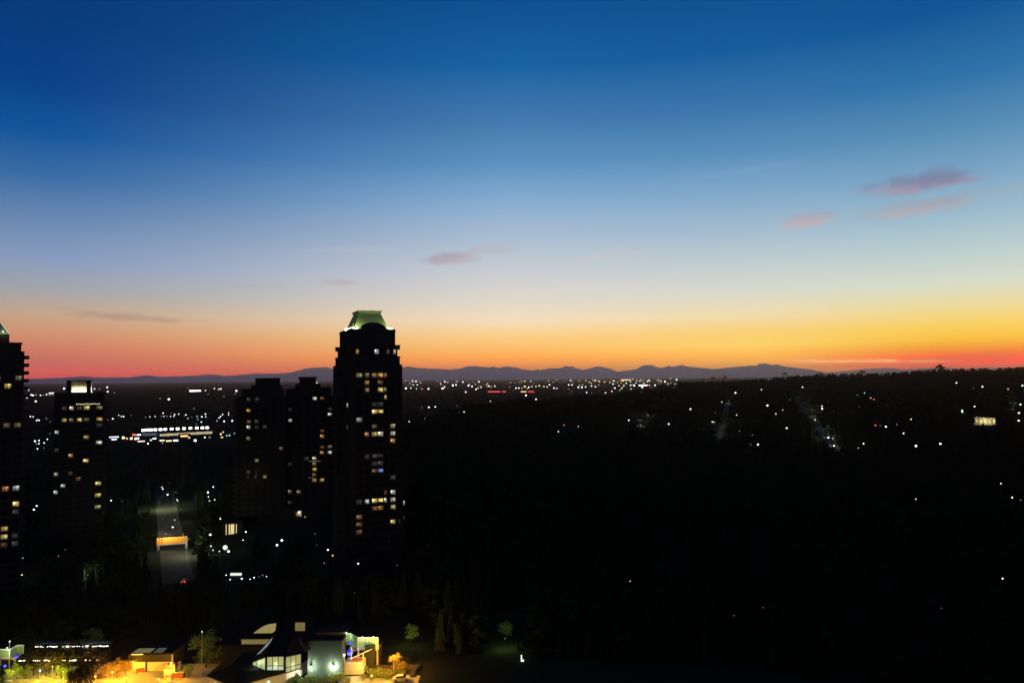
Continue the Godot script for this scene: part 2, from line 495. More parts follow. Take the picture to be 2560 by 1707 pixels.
func light_windows(list: Array, specs: Array) -> void:
	var taken := {}
	var k := 0
	for s in specs:
		var best := -1
		var near := 1e9
		for i in list.size():
			if taken.has(i): continue
			var d: float = project(list[i][1]).distance_to(Vector2(s[0], s[1]))
			if d < near:
				near = d
				best = i
		if best < 0 or near > 14.0: continue
		taken[best] = true
		k += 1
		var o: MeshInstance3D = list[best][0]
		o.material_override = lit(s[2], k * 5 + int(s[0]))
		if list[best][2] > 1.4:
			var bar := part("mullion", box_mesh(Vector3(0.09, list[best][3], 0.1)), M.frame_dark, o)
			bar.position = Vector3(0, 0, 0.06)

func slab(root: Node3D, called: String, lo: Vector3, hi: Vector3, m: Material) -> MeshInstance3D:
	return part(called, MB.new().span(lo, hi).done(), m, root)

func even_bays(width: float, n: int, w: float) -> Array:
	var out := []
	for k in n:
		var c := width * (k + 0.5) / n
		out.append([c - w / 2, c + w / 2])
	return out

func balcony(root: Node3D, lo: Vector3, size: Vector3, solid: Material) -> void:
	var o := part("balcony", MB.new().span(lo, lo + Vector3(size.x, 0.2, size.z)).done(), solid, root)
	var r := MB.new()
	r.span(lo + Vector3(0, 0.2, size.z - 0.08), lo + Vector3(size.x, 1.25, size.z))
	r.span(lo + Vector3(0, 0.2, 0), lo + Vector3(0.08, 1.25, size.z - 0.08))
	r.span(lo + Vector3(size.x - 0.08, 0.2, 0), lo + Vector3(size.x, 1.25, size.z - 0.08))
	part("parapet", r.done(), solid, o)

# ---------------------------------------------------------------- towers
func domed_tower() -> void:
	var yaw := deg_to_rad(23.3)
	var corner := Vector3(-62.3, 0, -280.0)
	var wx := 21.7
	var wz := 26.6
	var ax := Vector3(cos(yaw), 0, -sin(yaw))
	var az := Vector3(sin(yaw), 0, cos(yaw))
	var mid := corner + ax * wx / 2 - az * wz / 2
	var t := thing("copper_roofed_tower", "tall dark apartment tower with a floodlit green copper mansard roof", "building", mid, yaw)
	var hx := wx / 2
	var hz := wz / 2
	var fh := 2.78
	var fl := 29
	var top := fh * fl
	var list := []
	slab(t, "core", Vector3(-hx + 0.34, 0, -hz), Vector3(hx, top, hz - 0.34), M.tower_wall)
	facade(t, Transform3D(Basis.IDENTITY, Vector3(-hx, 0, hz)), wx, 0, fl, fh, [[0.35, 0.95], [4.0, 6.3], [7.2, 8.9], [9.9, 12.05], [12.15, 14.3], [14.6, 15.6], [17.0, 19.0], [20.2, 20.9]], M.tower_wall, list)
	facade(t, Transform3D(Basis(Vector3.UP, -PI / 2), Vector3(-hx, 0, -hz)), wz - 0.34, 0, fl, fh, [[23.2, 24.6]], M.tower_wall, list)
	# glass balcony stack on the left flank
	for f in range(3, fl):
		balcony(t, Vector3(-hx - 1.1, f * fh, hz - 16.0), Vector3(1.1, 0, 5.0), M.tower_trim)
	for f in range(2, fl - 1, 1):
		balcony(t, Vector3(0.2, f * fh - 0.12, hz), Vector3(3.6, 0, 0.9), M.tower_trim) if f % 2 == 0 and f < 24 else null
	# stepped upper storeys
	var y := top
	for s in [[0.75, 2.9], [1.5, 2.6], [2.2, 6.6]]:
		var i: float = s[0]
		slab(t, "setback_storey", Vector3(-hx + i, y, -hz + i), Vector3(hx - i, y + s[1], hz - i), M.tower_wall)
		slab(t, "cornice", Vector3(-hx + i - 0.3, y + s[1], -hz + i - 0.3), Vector3(hx - i + 0.3, y + s[1] + 0.3, hz - i + 0.3), M.tower_trim)
		y += s[1] + 0.3
	for u in [[-6.2, 1.2], [1.2, 1.7], [5.6, 1.2], [8.2, 1.0]]:
		var o := part("window", pane_mesh(u[1], 2.0), M.dark_glass, t, Vector3(u[0], top + 5.0, hz - 1.5 + 0.05))
		list.append([o, t.global_transform * o.position, u[1], 2.0])
	for sx in [-1, 1]:
		for sz in [-1, 1]:
			var post := MB.new().span(Vector3(-0.8, 0, -0.8), Vector3(0.8, 1.5, 0.8)).span(Vector3(-1.0, 1.5, -1.0), Vector3(1.0, 1.75, 1.0))
			part("corner_pier", post.done(), M.tower_trim, t, Vector3(sx * (hx - 1.5), y - 7.2, sz * (hz - 1.5)))
	# parapet with an arched pediment in front
	var p := MB.new()
	var i := 2.2
	p.span(Vector3(-hx + i, y, hz - i - 0.35), Vector3(hx - i, y + 0.7, hz - i))
	p.span(Vector3(-hx + i, y, -hz + i), Vector3(hx - i, y + 0.7, -hz + i + 0.35))
	p.span(Vector3(-hx + i, y, -hz + i + 0.35), Vector3(-hx + i + 0.35, y + 0.7, hz - i - 0.35))
	p.span(Vector3(hx - i - 0.35, y, -hz + i + 0.35), Vector3(hx - i, y + 0.7, hz - i - 0.35))
	part("parapet", p.done(), M.tower_trim, t)
	var arch := MB.new()
	var n := 18
	for k in n:
		var a0 := -4.7 + 9.4 * k / n
		var a1 := -4.7 + 9.4 * (k + 1) / n
		var h0 := 0.7 + 2.5 * sqrt(maxf(0, 1.0 - pow((a0 + a1) / 2 / 4.9, 2)))
		arch.span(Vector3(a0, y, hz - i + 0.02), Vector3(a1, y + h0, hz - i + 0.5))
	part("pediment", arch.done(), M.tower_trim, t)
	# copper mansard
	var sq := func(a: float, b: float) -> Array: return [Vector2(-a, -b), Vector2(a, -b), Vector2(a, b), Vector2(-a, b)]
	part("roof_deck", MB.new().span(Vector3(-hx + i + 0.35, y - 0.05, -hz + i + 0.35), Vector3(hx - i - 0.35, y + 0.06, hz - i - 0.35)).done(), M.tower_trim, t)
	var roof := part("mansard_roof", MB.new().prism(sq.call(6.9, 8.6), y + 0.06, y + 7.0, 0.61).done(), M.copper, t)
	var ribs := MB.new()
	for sx in [-1, 1]:
		for sz in [-1, 1]: ribs.tube(Vector3(sx * 6.9, y + 0.1, sz * 8.6), Vector3(sx * 6.9 * 0.61, y + 7.0, sz * 8.6 * 0.61), 0.16, 0.16, 6)
	part("hip_rib", ribs.done(), M.copper, roof)
	part("roof_cornice", MB.new().prism(sq.call(4.25, 5.3), y + 7.0, y + 8.15, 1.13).done(), M.copper, roof)
	part("vent", MB.new().span(Vector3(1.6, y + 8.15, 2.0), Vector3(2.3, y + 8.6, 2.7)).span(Vector3(-1.0, y + 8.15, 1.0), Vector3(-0.6, y + 8.45, 1.4)).done(), M.copper, roof)
	# floodlights at the corners of the deck
	for q in [Vector3(-6.6, y + 0.75, hz - 2.9), Vector3(6.9, y + 0.75, hz - 2.9), Vector3(-8.3, y + 0.75, 3.0), Vector3(8.3, y + 0.75, -4.0)]:
		var f := part("floodlight", MB.new().span(Vector3(-0.85, -0.4, -0.14), Vector3(0.85, 0.45, 0.14)).done(), M.flood_lamp, t, q)
		part("bracket", MB.new().span(Vector3(-0.6, -0.65, -0.1), Vector3(0.6, -0.42, 0.1)).done(), M.frame_dark, f)
		omni(q + Vector3(0, 0.3, -0.4 if absf(q.z) > 8.0 else 0.0) + (Vector3.ZERO if absf(q.z) > 8.0 else Vector3(-signf(q.x) * 0.9, 0, 0)), Color(1.0, 0.97, 0.42), 46.0, 0.15, 40.0, t)
	part("deck_light", box_mesh(Vector3(1.5, 0.35, 0.2)), M.flood_lamp_soft, t, Vector3(-8.3, y + 0.95, hz - i + 0.08))
	# lower wing on the right
	var w := [hx, hx + 3.4]
	slab(t, "wing", Vector3(w[0], 0, -hz + 3), Vector3(w[1], 50.0, hz - 7.34), M.tower_wall)
	facade(t, Transform3D(Basis.IDENTITY, Vector3(w[0], 0, hz - 7.0)), 3.4, 0, 18, fh, [[0.5, 1.1], [2.1, 2.8]], M.tower_wall, list, 4)
	light_windows(list, [
		[893, 880, "amber"], [931, 881, "cool"], [967, 882, "brown"], [986, 880, "white"],
		[897, 937, "green"], [914, 936, "olive"], [932, 935, "amber"], [950, 937, "amber"], [961, 936, "orange"],
		[914, 955, "amber"], [950, 955, "brown"], [912, 975, "olive"], [949, 973, "yellow"], [961, 974, "olive"], [961, 993, "yellow"],
		[866, 1011, "white"], [936, 1011, "dim"], [950, 1011, "dim"], [936, 1032, "hot"], [950, 1032, "yellow"],
		[861, 1053, "olive"], [899, 1053, "cool"], [942, 1069, "olive"], [980, 1070, "green"],
		[916, 1090, "orange"], [936, 1090, "yellow"], [950, 1090, "white"], [980, 1089, "white"], [980, 1107, "amber"],
		[936, 1132, "dim"], [950, 1132, "dim"], [936, 1148, "dim"], [950, 1148, "dim"], [914, 1147, "dim"], [938, 1165, "brown"],
		[948, 1167, "blue"], [996, 1181, "orange"], [980, 1200, "dim"], [980, 1224, "cool"], [962, 1223, "brown"],
		[897, 1247, "dim"], [918, 1246, "cool"], [936, 1246, "hot"], [950, 1246, "hot"], [962, 1244, "white"], [980, 1243, "white"], [996, 1241, "brown"],
		[936, 1265, "brown"], [950, 1264, "amber"], [980, 1264, "green"], [1019, 1258, "cool"], [899, 1287, "orange"], [980, 1301, "yellow"],
		[997, 1299, "dim"], [1016, 1297, "dim"], [1020, 1294, "cool"], [899, 1306, "brown"], [899, 1326, "brown"], [870, 1060, "dim"]])

func twin_tower() -> void:
	var yaw := deg_to_rad(16.0)
	var mid := Vector3(-116.0, 0, -392.0)
	var t := thing("twin_crowned_tower", "wide dark apartment block with two rooftop crowns beside the copper-roofed tower", "building", mid, yaw)
	var fh := 2.78
	var list := []
	# left wing
	slab(t, "core", Vector3(-26.0, 0, -10), Vector3(-2.4, 66.8, 9.66), M.tower_wall)
	facade(t, Transform3D(Basis.IDENTITY, Vector3(-26.0, 0, 10)), 23.6, 0, 24, fh, even_bays(23.6, 6, 1.9), M.tower_wall, list, 0)
	slab(t, "upper_storey", Vector3(-23.6, 66.8, -8), Vector3(-3.4, 70.6, 8.4), M.tower_wall)
	slab(t, "upper_storey", Vector3(-19.0, 70.6, -7), Vector3(-4.4, 72.6, 7.4), M.tower_wall)
	slab(t, "crown", Vector3(-17.2, 72.6, -5), Vector3(-5.4, 75.9, 6.0), M.tower_wall)
	slab(t, "crown_cornice", Vector3(-17.6, 75.9, -5.4), Vector3(-5.0, 76.2, 6.4), M.tower_trim)
	# link and right wing
	slab(t, "link", Vector3(-2.4, 0, -8), Vector3(2.4, 70.4, 6.66), M.tower_wall)
	facade(t, Transform3D(Basis.IDENTITY, Vector3(-2.4, 0, 7)), 4.8, 0, 24, fh, [[1.4, 3.2]], M.tower_wall, list, 4)
	slab(t, "core", Vector3(2.4, 0, -10), Vector3(21.5, 66.8, 9.66), M.tower_wall)
	facade(t, Transform3D(Basis.IDENTITY, Vector3(2.4, 0, 10)), 19.1, 0, 24, fh, even_bays(19.1, 5, 2.1), M.tower_wall, list, 0)
	slab(t, "upper_storey", Vector3(2.4, 66.8, -8), Vector3(20.4, 71.2, 8.6), M.tower_wall)
	slab(t, "upper_storey", Vector3(2.4, 71.2, -7), Vector3(15.0, 73.0, 7.8), M.tower_wall)
	slab(t, "crown", Vector3(4.4, 73.0, -5), Vector3(12.6, 75.2, 6.0), M.tower_wall)
	part("crown_cornice", MB.new().prism([Vector2(-4.2, -5.6), Vector2(4.2, -5.6), Vector2(4.2, 5.6), Vector2(-4.2, 5.6)], 75.2, 76.6, 1.14).done(), M.tower_trim, t, Vector3(8.5, 0, 0.5))
	part("rooftop_lamp", box_mesh(Vector3(0.7, 0.3, 0.3)), M.warm_lamp, t, Vector3(13.2, 73.5, 5.8))
	for f in range(3, 24):
		balcony(t, Vector3(-27.6, f * fh, 2.0), Vector3(1.6, 0, 5.0), M.tower_trim)
		if f % 2 == 0: balcony(t, Vector3(19.6, f * fh - 0.1, 10.0), Vector3(1.8, 0, 1.0), M.tower_trim)
	# string of lights along two terraces
	for k in 8:
		part("string_light", ball_mesh(0.16, 6, 4), M.string_lamp, t, Vector3(9.5 + k * 0.75, 33.6, 11.3))
		if k < 4: part("string_light", ball_mesh(0.14, 6, 4), M.string_lamp, t, Vector3(9.3 + k * 0.8, 25.3, 11.3))
	light_windows(list, [
		[710, 985, "orange"], [746, 980, "yellow"], [787, 992, "white"], [803, 990, "brown"], [626, 1004, "dim"], [648, 1004, "dim"],
		[620, 1022, "amber"], [727, 1020, "dim"], [815, 1020, "dim"], [815, 1031, "white"], [727, 1049, "white"], [616, 1053, "brown"], [628, 1053, "dim"],
		[629, 1069, "cool"], [644, 1069, "dim"], [659, 1069, "dim"], [628, 1090, "green"], [800, 1076, "brown"], [802, 1086, "orange"],
		[695, 1116, "brown"], [803, 1112, "brown"], [820, 1112, "olive"], [804, 1127, "orange"], [820, 1126, "cool"],
		[788, 1142, "white"], [764, 1144, "dim"], [788, 1156, "amber"], [788, 1170, "amber"], [788, 1183, "brown"], [788, 1198, "amber"], [807, 1196, "yellow"],
		[642, 1149, "olive"], [661, 1198, "olive"], [733, 1228, "olive"], [746, 1226, "olive"], [733, 1258, "dim"], [717, 1162, "dim"], [620, 1174, "dim"], [746, 1288, "orange"]])
	# entrance hall at its foot, lit from inside
	for q in [[712, 1310, 0.9, 1.6, "brown"], [733, 1314, 2.6, 3.4, "dim"], [752, 1313, 1.5, 4.6, "hot"], [762, 1306, 1.0, 4.6, "amber"], [742, 1288, 1.2, 2.4, "amber"], [749, 1287, 1.8, 2.8, "white"]]:
		var w := at_depth(q[0], q[1], 378.0)
		var o := part("window", pane_mesh(q[2], q[3]), lit(q[4], int(q[0])), t)
		o.global_position = w
		o.rotation.y = 0.0
		o.position.z = 12.2
	slab(t, "podium", Vector3(-6.0, 0, 10.4), Vector3(18.0, 10.5, 12.15), M.tower_wall)

func lantern_tower() -> void:
	var yaw := deg_to_rad(30.0)
	var mid := Vector3(-210.0, 0, -364.0)
	var t := thing("lantern_topped_tower", "slim dark apartment tower with a floodlit finned penthouse on its roof", "building", mid, yaw)
	var fh := 2.78
	var fl := 25
	var top := fh * fl
	var list := []
	var hx := 10.4
	var hz := 9.0
	slab(t, "core", Vector3(-hx + 0.34, 0, -hz), Vector3(hx - 0.34, top, hz - 0.34), M.tower_wall)
	facade(t, Transform3D(Basis.IDENTITY, Vector3(-hx, 0, hz)), hx * 2, 0, fl, fh, [[0.5, 2.2], [3.3, 5.2], [6.2, 8.0], [9.4, 11.4], [12.2, 14.6], [17.4, 20.0]], M.tower_wall, list)
	facade(t, Transform3D(Basis(Vector3.UP, -PI / 2), Vector3(-hx, 0, -hz)), hz * 2 - 0.34, 0, fl, fh, [[12.5, 14.6]], M.tower_wall, list, 4)
	slab(t, "roof_slab", Vector3(-hx - 0.3, top, -hz - 0.3), Vector3(hx + 0.3, top + 0.5, hz + 0.3), M.tower_trim)
	for f in range(4, fl - 1): balcony(t, Vector3(hx, f * fh, hz - 4.5), Vector3(1.3, 0, 3.6), M.tower_trim)
	# penthouse: a box whose recessed face is washed from below
	var y := top + 0.5
	slab(t, "penthouse", Vector3(-5.6, y, -4.5), Vector3(5.2, y + 5.6, 3.6), M.frame_dark)
	slab(t, "penthouse_pier", Vector3(-5.6, y, 3.6), Vector3(-3.6, y + 5.6, 5.0), M.frame_dark)
	slab(t, "penthouse_pier", Vector3(2.7, y, 3.6), Vector3(4.4, y + 5.6, 5.0), M.frame_dark)
	slab(t, "penthouse_roof", Vector3(-5.8, y + 5.6, -4.8), Vector3(5.4, y + 5.9, 5.1), M.frame_dark)
	slab(t, "washed_panel", Vector3(-3.6, y + 0.05, 3.62), Vector3(2.7, y + 5.5, 3.7), M.pale_panel)
	for k in 7: slab(t, "fin", Vector3(-3.1 + k * 0.88, y + 2.7, 3.72), Vector3(-2.92 + k * 0.88, y + 5.5, 4.6), M.frame_dark)
	slab(t, "side_panel", Vector3(4.6, y + 0.05, 3.62), Vector3(5.15, y + 5.5, 3.7), M.pale_panel)
	for k in 4:
		var q := Vector3(-2.7 + k * 1.5, y + 0.3, 4.75)
		part("uplight_lamp", box_mesh(Vector3(0.42, 0.16, 0.2)), M.flood_lamp, t, q)
		omni(q + Vector3(0, 0.14, 0.0), Color(1.0, 0.94, 0.55), 7.5, 0.1, 20.0, t)
	part("uplight_lamp", box_mesh(Vector3(0.3, 0.16, 0.2)), M.flood_lamp, t, Vector3(4.9, y + 0.3, 4.6))
	omni(Vector3(4.9, y + 0.45, 4.6), Color(1.0, 0.96, 0.8), 7.0, 0.1, 20.0, t)
	light_windows(list, [
		[158, 1023, "brown"], [169, 1022, "white"], [187, 1023, "brown"], [222, 1020, "hot"], [232, 1021, "yellow"], [245, 1021, "olive"],
		[160, 1054, "yellow"], [178, 1053, "olive"], [188, 1054, "yellow"], [214, 1052, "olive"], [250, 1053, "amber"], [249, 1068, "dim"], [141, 1085, "cool"],
		[206, 1097, "yellow"], [248, 1111, "white"], [265, 1110, "dim"], [182, 1132, "amber"], [205, 1146, "hot"], [228, 1159, "brown"], [139, 1129, "dim"],
		[137, 1164, "dim"], [140, 1179, "white"], [136, 1196, "olive"], [140, 1226, "cool"], [249, 1202, "yellow"], [247, 1236, "yellow"], [248, 1265, "green"], [195, 1193, "brown"], [161, 1208, "cool"], [179, 1191, "dim"]])
	# balcony fairy lights under the roof slab
	for k in 12: part("string_light", ball_mesh(0.2, 6, 4), M.warm_lamp, t, Vector3(-1.2 + k * 0.85, top - 5.0 + 0.1 * sin(k * 1.7), hz + 0.3))

func edge_tower() -> void:
	var yaw := deg_to_rad(34.0)
	var mid := Vector3(-188.2, 0, -271.0)
	var t := thing("balconied_tower", "dark apartment tower with corner balconies cut off by the left edge", "building", mid, yaw)
	var fh := 2.78
	var fl := 31
	var top := fh * fl
	var hx := 9.5
	var hz := 9.5
	var list := []
	slab(t, "core", Vector3(-hx, 0, -hz), Vector3(hx - 0.34, top, hz - 0.34), M.tower_wall)
	facade(t, Transform3D(Basis.IDENTITY, Vector3(-hx, 0, hz)), hx * 2, 0, fl, fh, even_bays(hx * 2, 6, 2.0), M.tower_wall, list)
	for f in range(2, fl):
		balcony(t, Vector3(hx, f * fh, hz - 4.6), Vector3(1.5, 0, 4.2), M.tower_trim)
	slab(t, "upper_storey", Vector3(-hx + 1, top, -hz + 1), Vector3(hx - 1.0, top + 2.9, hz - 1), M.tower_wall)
	slab(t, "cornice", Vector3(-hx + 0.7, top + 2.9, -hz + 0.7), Vector3(hx - 0.7, top + 3.2, hz - 0.7), M.tower_trim)
	var y := top + 3.2
	slab(t, "upper_storey", Vector3(-hx + 1, y, -hz + 2), Vector3(hx - 4.6, y + 2.9, hz - 1.6), M.tower_wall)
	y += 2.9
	var roof := part("pitched_roof", MB.new().prism([Vector2(-8.5, -7.5), Vector2(4.7, -7.5), Vector2(4.7, 7.7), Vector2(-8.5, 7.7)], y, y + 10.5, 0.15, Vector2(-2.5, 0)).done(), M.copper, t)
	part("hip_light", MB.new().tube(Vector3(4.75, y + 0.3, 7.75), Vector3(1.4, y + 5.3, 4.2), 0.12, 0.12, 6).done(), M.hip_lamp, roof)
	omni(Vector3(3.0, y + 0.8, 9.2), Color(1.0, 0.95, 0.7), 5.0, 0.2, 30.0, t)
	part("uplight_lamp", ball_mesh(0.16, 8, 5), M.flood_lamp, t, Vector3(3.0, y + 0.8, 9.2))
	light_windows(list, [
		[3, 869, "dim"], [4, 950, "yellow"], [28, 966, "yellow"], [53, 948, "olive"], [17, 1055, "olive"], [33, 1055, "olive"], [25, 1073, "dim"], [48, 1069, "olive"],
		[14, 1215, "orange"], [45, 1211, "cool"], [43, 1250, "hot"], [42, 1277, "dim"], [8, 1322, "yellow"], [22, 1323, "yellow"], [42, 1335, "dim"], [67, 1325, "brown"],
		[22, 1345, "hot"], [68, 1345, "amber"], [20, 1363, "brown"], [43, 1357, "dim"]])

# ---------------------------------------------------------------- trees
func leaf_crown(seed_: int, r: Vector3, clumps: int, per: int, leaf: float) -> ArrayMesh:
	var g := RandomNumberGenerator.new()
	g.seed = seed_
	var m := MB.new()
	for c in clumps:
		var d := Vector3(g.randfn(), g.randfn() * 0.9 + 0.15, g.randfn()).normalized() * pow(g.randf(), 0.4)
		var mid := Vector3(d.x * r.x, d.y * r.y, d.z * r.z)
		var cr := r.x * g.randf_range(0.16, 0.34)
		for k in per:
			var o := Vector3(g.randfn(), g.randfn() * 0.7, g.randfn()) * cr * 0.55
			var a := Vector3(g.randfn(), g.randfn(), g.randfn()).normalized()
			var b := a.cross(Vector3(g.randfn(), g.randfn(), g.randfn())).normalized()
			var s := leaf * g.randf_range(0.6, 1.3)
			var p := mid + o
			m.quad(p - a * s * 0.5, p + b * s * 0.32, p + a * s * 0.5, p - b * s * 0.32)
	return m.done()

func trunk_mesh(seed_: int, h: float, r: float, reach: float) -> ArrayMesh:
	var g := RandomNumberGenerator.new()
	g.seed = seed_
	var m := MB.new()
	var top := Vector3(g.randf_range(-0.3, 0.3), h * 0.72, g.randf_range(-0.3, 0.3))
	m.tube(Vector3(0, -0.2, 0), top * 0.5, r, r * 0.75, 7)
	m.tube(top * 0.5, top, r * 0.75, r * 0.4, 7)
	for k in 6:
		var a := TAU * k / 6.0 + g.randf_range(-0.4, 0.4)
		var from := top * g.randf_range(0.45, 0.95)
		m.tube(from, from + Vector3(cos(a) * reach, g.randf_range(0.25, 0.6) * reach + 0.6, sin(a) * reach) * g.randf_range(0.5, 0.8), r * 0.36, r * 0.1, 5)
	return m.done()

func conifer_mesh(seed_: int, h: float) -> Array:
	var g := RandomNumberGenerator.new()
	g.seed = seed_
	var m := MB.new()
	var layers := 8
	for l in layers:
		var y0 := h * (0.1 + 0.86 * l / layers)
		var y1 := minf(h, y0 + h * 0.21)
		var r := h * 0.17 * (1.0 - 0.9 * l / layers)
		var n := 9
		for k in n:
			var a := TAU * (k + g.randf_range(-0.25, 0.25)) / n + l
			var rr := r * g.randf_range(0.65, 1.15)
			var tip := Vector3(cos(a) * rr, y0 - h * 0.02 * g.randf(), sin(a) * rr)
			var side := Vector3(-sin(a), 0, cos(a)) * r * 0.36
			var up := Vector3(cos(a) * 0.05, y1, sin(a) * 0.05)
			var mid := Vector3(cos(a) * rr * 0.4, y0 + h * 0.06, sin(a) * rr * 0.4)
			m.tri(up, mid + side, tip)
			m.tri(up, tip, mid - side)
	var t := MB.new().tube(Vector3(0, -0.5, 0), Vector3(0, h * 0.9, 0), h * 0.018, h * 0.004, 5)
	return [t.done(), m.done()]

var tree_kinds := []
func make_trees() -> void:
	for k in 3:
		tree_kinds.append([trunk_mesh(20 + k, 6.0, 0.17, 2.4), leaf_crown(30 + k, Vector3(3.0, 3.3, 3.0), 56, 36, 0.4)])
	tree_kinds.append([trunk_mesh(27, 6.0, 0.14, 2.6), leaf_crown(37, Vector3(3.3, 3.0, 3.3), 46, 15, 0.42)])

func tree(at: Vector3, kind: int, scale_: float, label: String, group := "", leaves: Material = null, turn := 0.0) -> Node3D:
	var t := thing("leafy_tree", label, "tree", at, turn, group)
	t.scale = Vector3.ONE * scale_
	part("trunk", tree_kinds[kind][0], M.bark, t)
	part("crown", tree_kinds[kind][1], leaves if leaves else M.leaves, t, Vector3(0, 4.3, 0))
	return t

func bush(at: Vector3, r: float, label: String, group: String, k: int, leaves: Material = null) -> Node3D:
	var key := "bush%d" % (k % 3)
	if not cache.has(key): cache[key] = [leaf_crown(60 + k % 3, Vector3(1.0, 0.75, 1.0), 34, 26, 0.2), trunk_mesh(70 + k % 3, 0.9, 0.05, 0.5)]
	var t := thing("bush", label, "bush", at, k * 1.3, group)
	t.scale = Vector3.ONE * r
	part("stem", cache[key][1], M.bark, t)
	part("foliage", cache[key][0], leaves if leaves else M.leaves, t, Vector3(0, 0.62, 0))
	return t

# ---------------------------------------------------------------- lamps
const TINT := {"w": "lamp_white", "y": "lamp_yellow", "o": "lamp_orange", "r": "lamp_red", "b": "lamp_blue", "c": "lamp_cyan", "g": "lamp_green", "p": "lamp_pink", "d": "lamp_dim"}
var guarded := []

func lamp_post(px: float, py: float, size: float, tint: String, label: String, group: String, high := 7.0) -> Node3D:
	var foot := hit(px, py, high)
	var d := foot.distance_to(CAM)
	var t := thing("street_lamp", label, "street lamp", foot, 0.0, group)
	var r := clampf(size / FOCAL * d * 0.27, 0.12, 3.0)
	var k := "post%.1f" % high
	if not cache.has(k): cache[k] = MB.new().tube(Vector3(0, -0.3, 0), Vector3(0, high - 0.1, 0), 0.11, 0.06, 6).tube(Vector3(0, high - 0.12, 0), Vector3(0, high - 0.05, 0.9), 0.05, 0.04, 5).done()
	part("pole", cache[k], M.pole, t)
	var s: Mesh = ball_mesh(1.0, 8, 5) if not cache.has("lampball") else cache["lampball"]
	cache["lampball"] = s
	var o := part("lamp", s, M[TINT[tint]], t, Vector3(0, high, 0.6))
	o.scale = Vector3(r, r * 0.75, r)
	guarded.append([px, py, d])
	return t

func far_building(px: float, py: float, wide: float, tall: float, tint: String, label: String, group: String) -> Node3D:
	var foot := hit(px, py + 0.4 * tall, 2.0)
	var d := foot.distance_to(CAM)
	var m := d / FOCAL
	var w := maxf(wide * m * (0.6 if wide < 9 else 0.8), 1.0)
	var h := maxf(tall * m * 0.48, 0.8)
	var base := maxf(1.0, (py_height(py, foot) - foot.y) - h / 2)
	var t := thing("lit_building", label, "building", foot, atan2(-foot.x, -foot.z), group)
	slab(t, "wall", Vector3(-w * 0.8, -1, -w * 0.5 - 4), Vector3(w * 0.8, base + h + 1.2, 0), M.dark_wall)
	slab(t, "roof", Vector3(-w * 0.85, base + h + 1.2, -w * 0.5 - 4.3), Vector3(w * 0.85, base + h + 1.5, 0.4), M.dark_roof)
	part("lit_window", box_mesh(Vector3(w, h, 0.3)), M[TINT[tint]], t, Vector3(0, base + h / 2, 0.1))
	guarded.append([px, py, d])
	return t

func py_height(py: float, foot: Vector3) -> float:
	var p := project(foot)
	var d := ray(p.x, py)
	return CAM.y + d.y * (-foot.z / -d.z)

# px, py, size, tint
const PLAIN_LEFT := [[70, 975, 3, "w"], [77, 987, 4, "w"], [66, 994, 4, "w"], [81, 988, 4, "w"], [88, 987, 4, "d"], [100, 988, 3, "w"], [107, 988, 3, "d"], [115, 986, 3, "w"], [123, 987, 4, "d"], [159, 971, 5, "w"], [166, 968, 3, "w"], [88, 1003, 5, "b"], [235, 972, 3, "w"], [248, 972, 3, "d"], [267, 968, 4, "w"], [268, 979, 4, "w"], [285, 982, 3, "d"], [470, 971, 3, "d"], [506, 976, 4, "p"], [513, 976, 4, "p"], [535, 971, 3, "w"], [546, 973, 3, "w"], [551, 972, 4, "w"], [590, 977, 6, "b"], [587, 984, 3, "d"], [519, 985, 3, "d"], [559, 991, 3, "d"], [421, 998, 6, "w"], [484, 1021, 3, "d"], [399, 996, 3, "d"], [131, 987.5, 3, "d"], [138, 987.5, 3, "w"], [147, 987, 3, "d"], [158, 988, 3, "w"]]
const PLAIN_MID := [[1031, 952.5, 4, "w"], [1040, 953, 4, "w"], [1014.5, 970.5, 6, "w"], [1027, 970, 3, "w"], [1033, 962, 4, "p"], [1043, 962, 3, "w"], [1055, 972, 5, "r"], [1071, 972, 5, "w"], [1102, 961, 4, "o"], [1112, 954, 4, "w"], [1106, 971, 6, "w"], [1111, 967, 4, "w"], [1132, 963, 6, "w"], [1140, 962, 4, "w"], [1157, 955, 4, "w"], [1171, 964, 5, "w"], [1180, 966, 4, "w"], [1183, 954.5, 3, "d"], [1197, 954, 4, "w"], [1190, 973, 4, "w"], [1164, 980, 4, "w"], [1195, 970, 4, "y"], [1203, 968, 4, "y"], [1216, 962, 4, "o"], [1222, 965, 4, "w"], [1228, 967, 3, "y"], [1237, 965, 5, "y"], [1315, 988, 5, "w"], [1340, 998, 4, "w"], [1226, 1003, 4, "p"], [1290, 970, 4, "w"], [1297, 970, 4, "w"], [1304, 953, 3, "y"], [1312, 953, 4, "y"], [1312, 966, 6, "y"], [1322, 968, 4, "w"], [1327, 953, 3, "w"], [1330, 966, 4, "y"], [1340, 966, 4, "y"], [1348, 964, 3, "w"], [1360, 966, 4, "y"], [1368, 967, 4, "y"], [1374, 962, 4, "w"], [1385, 970, 4, "w"], [1392, 971, 3, "w"], [1305, 970, 3, "y"], [1318, 971, 3, "y"]]
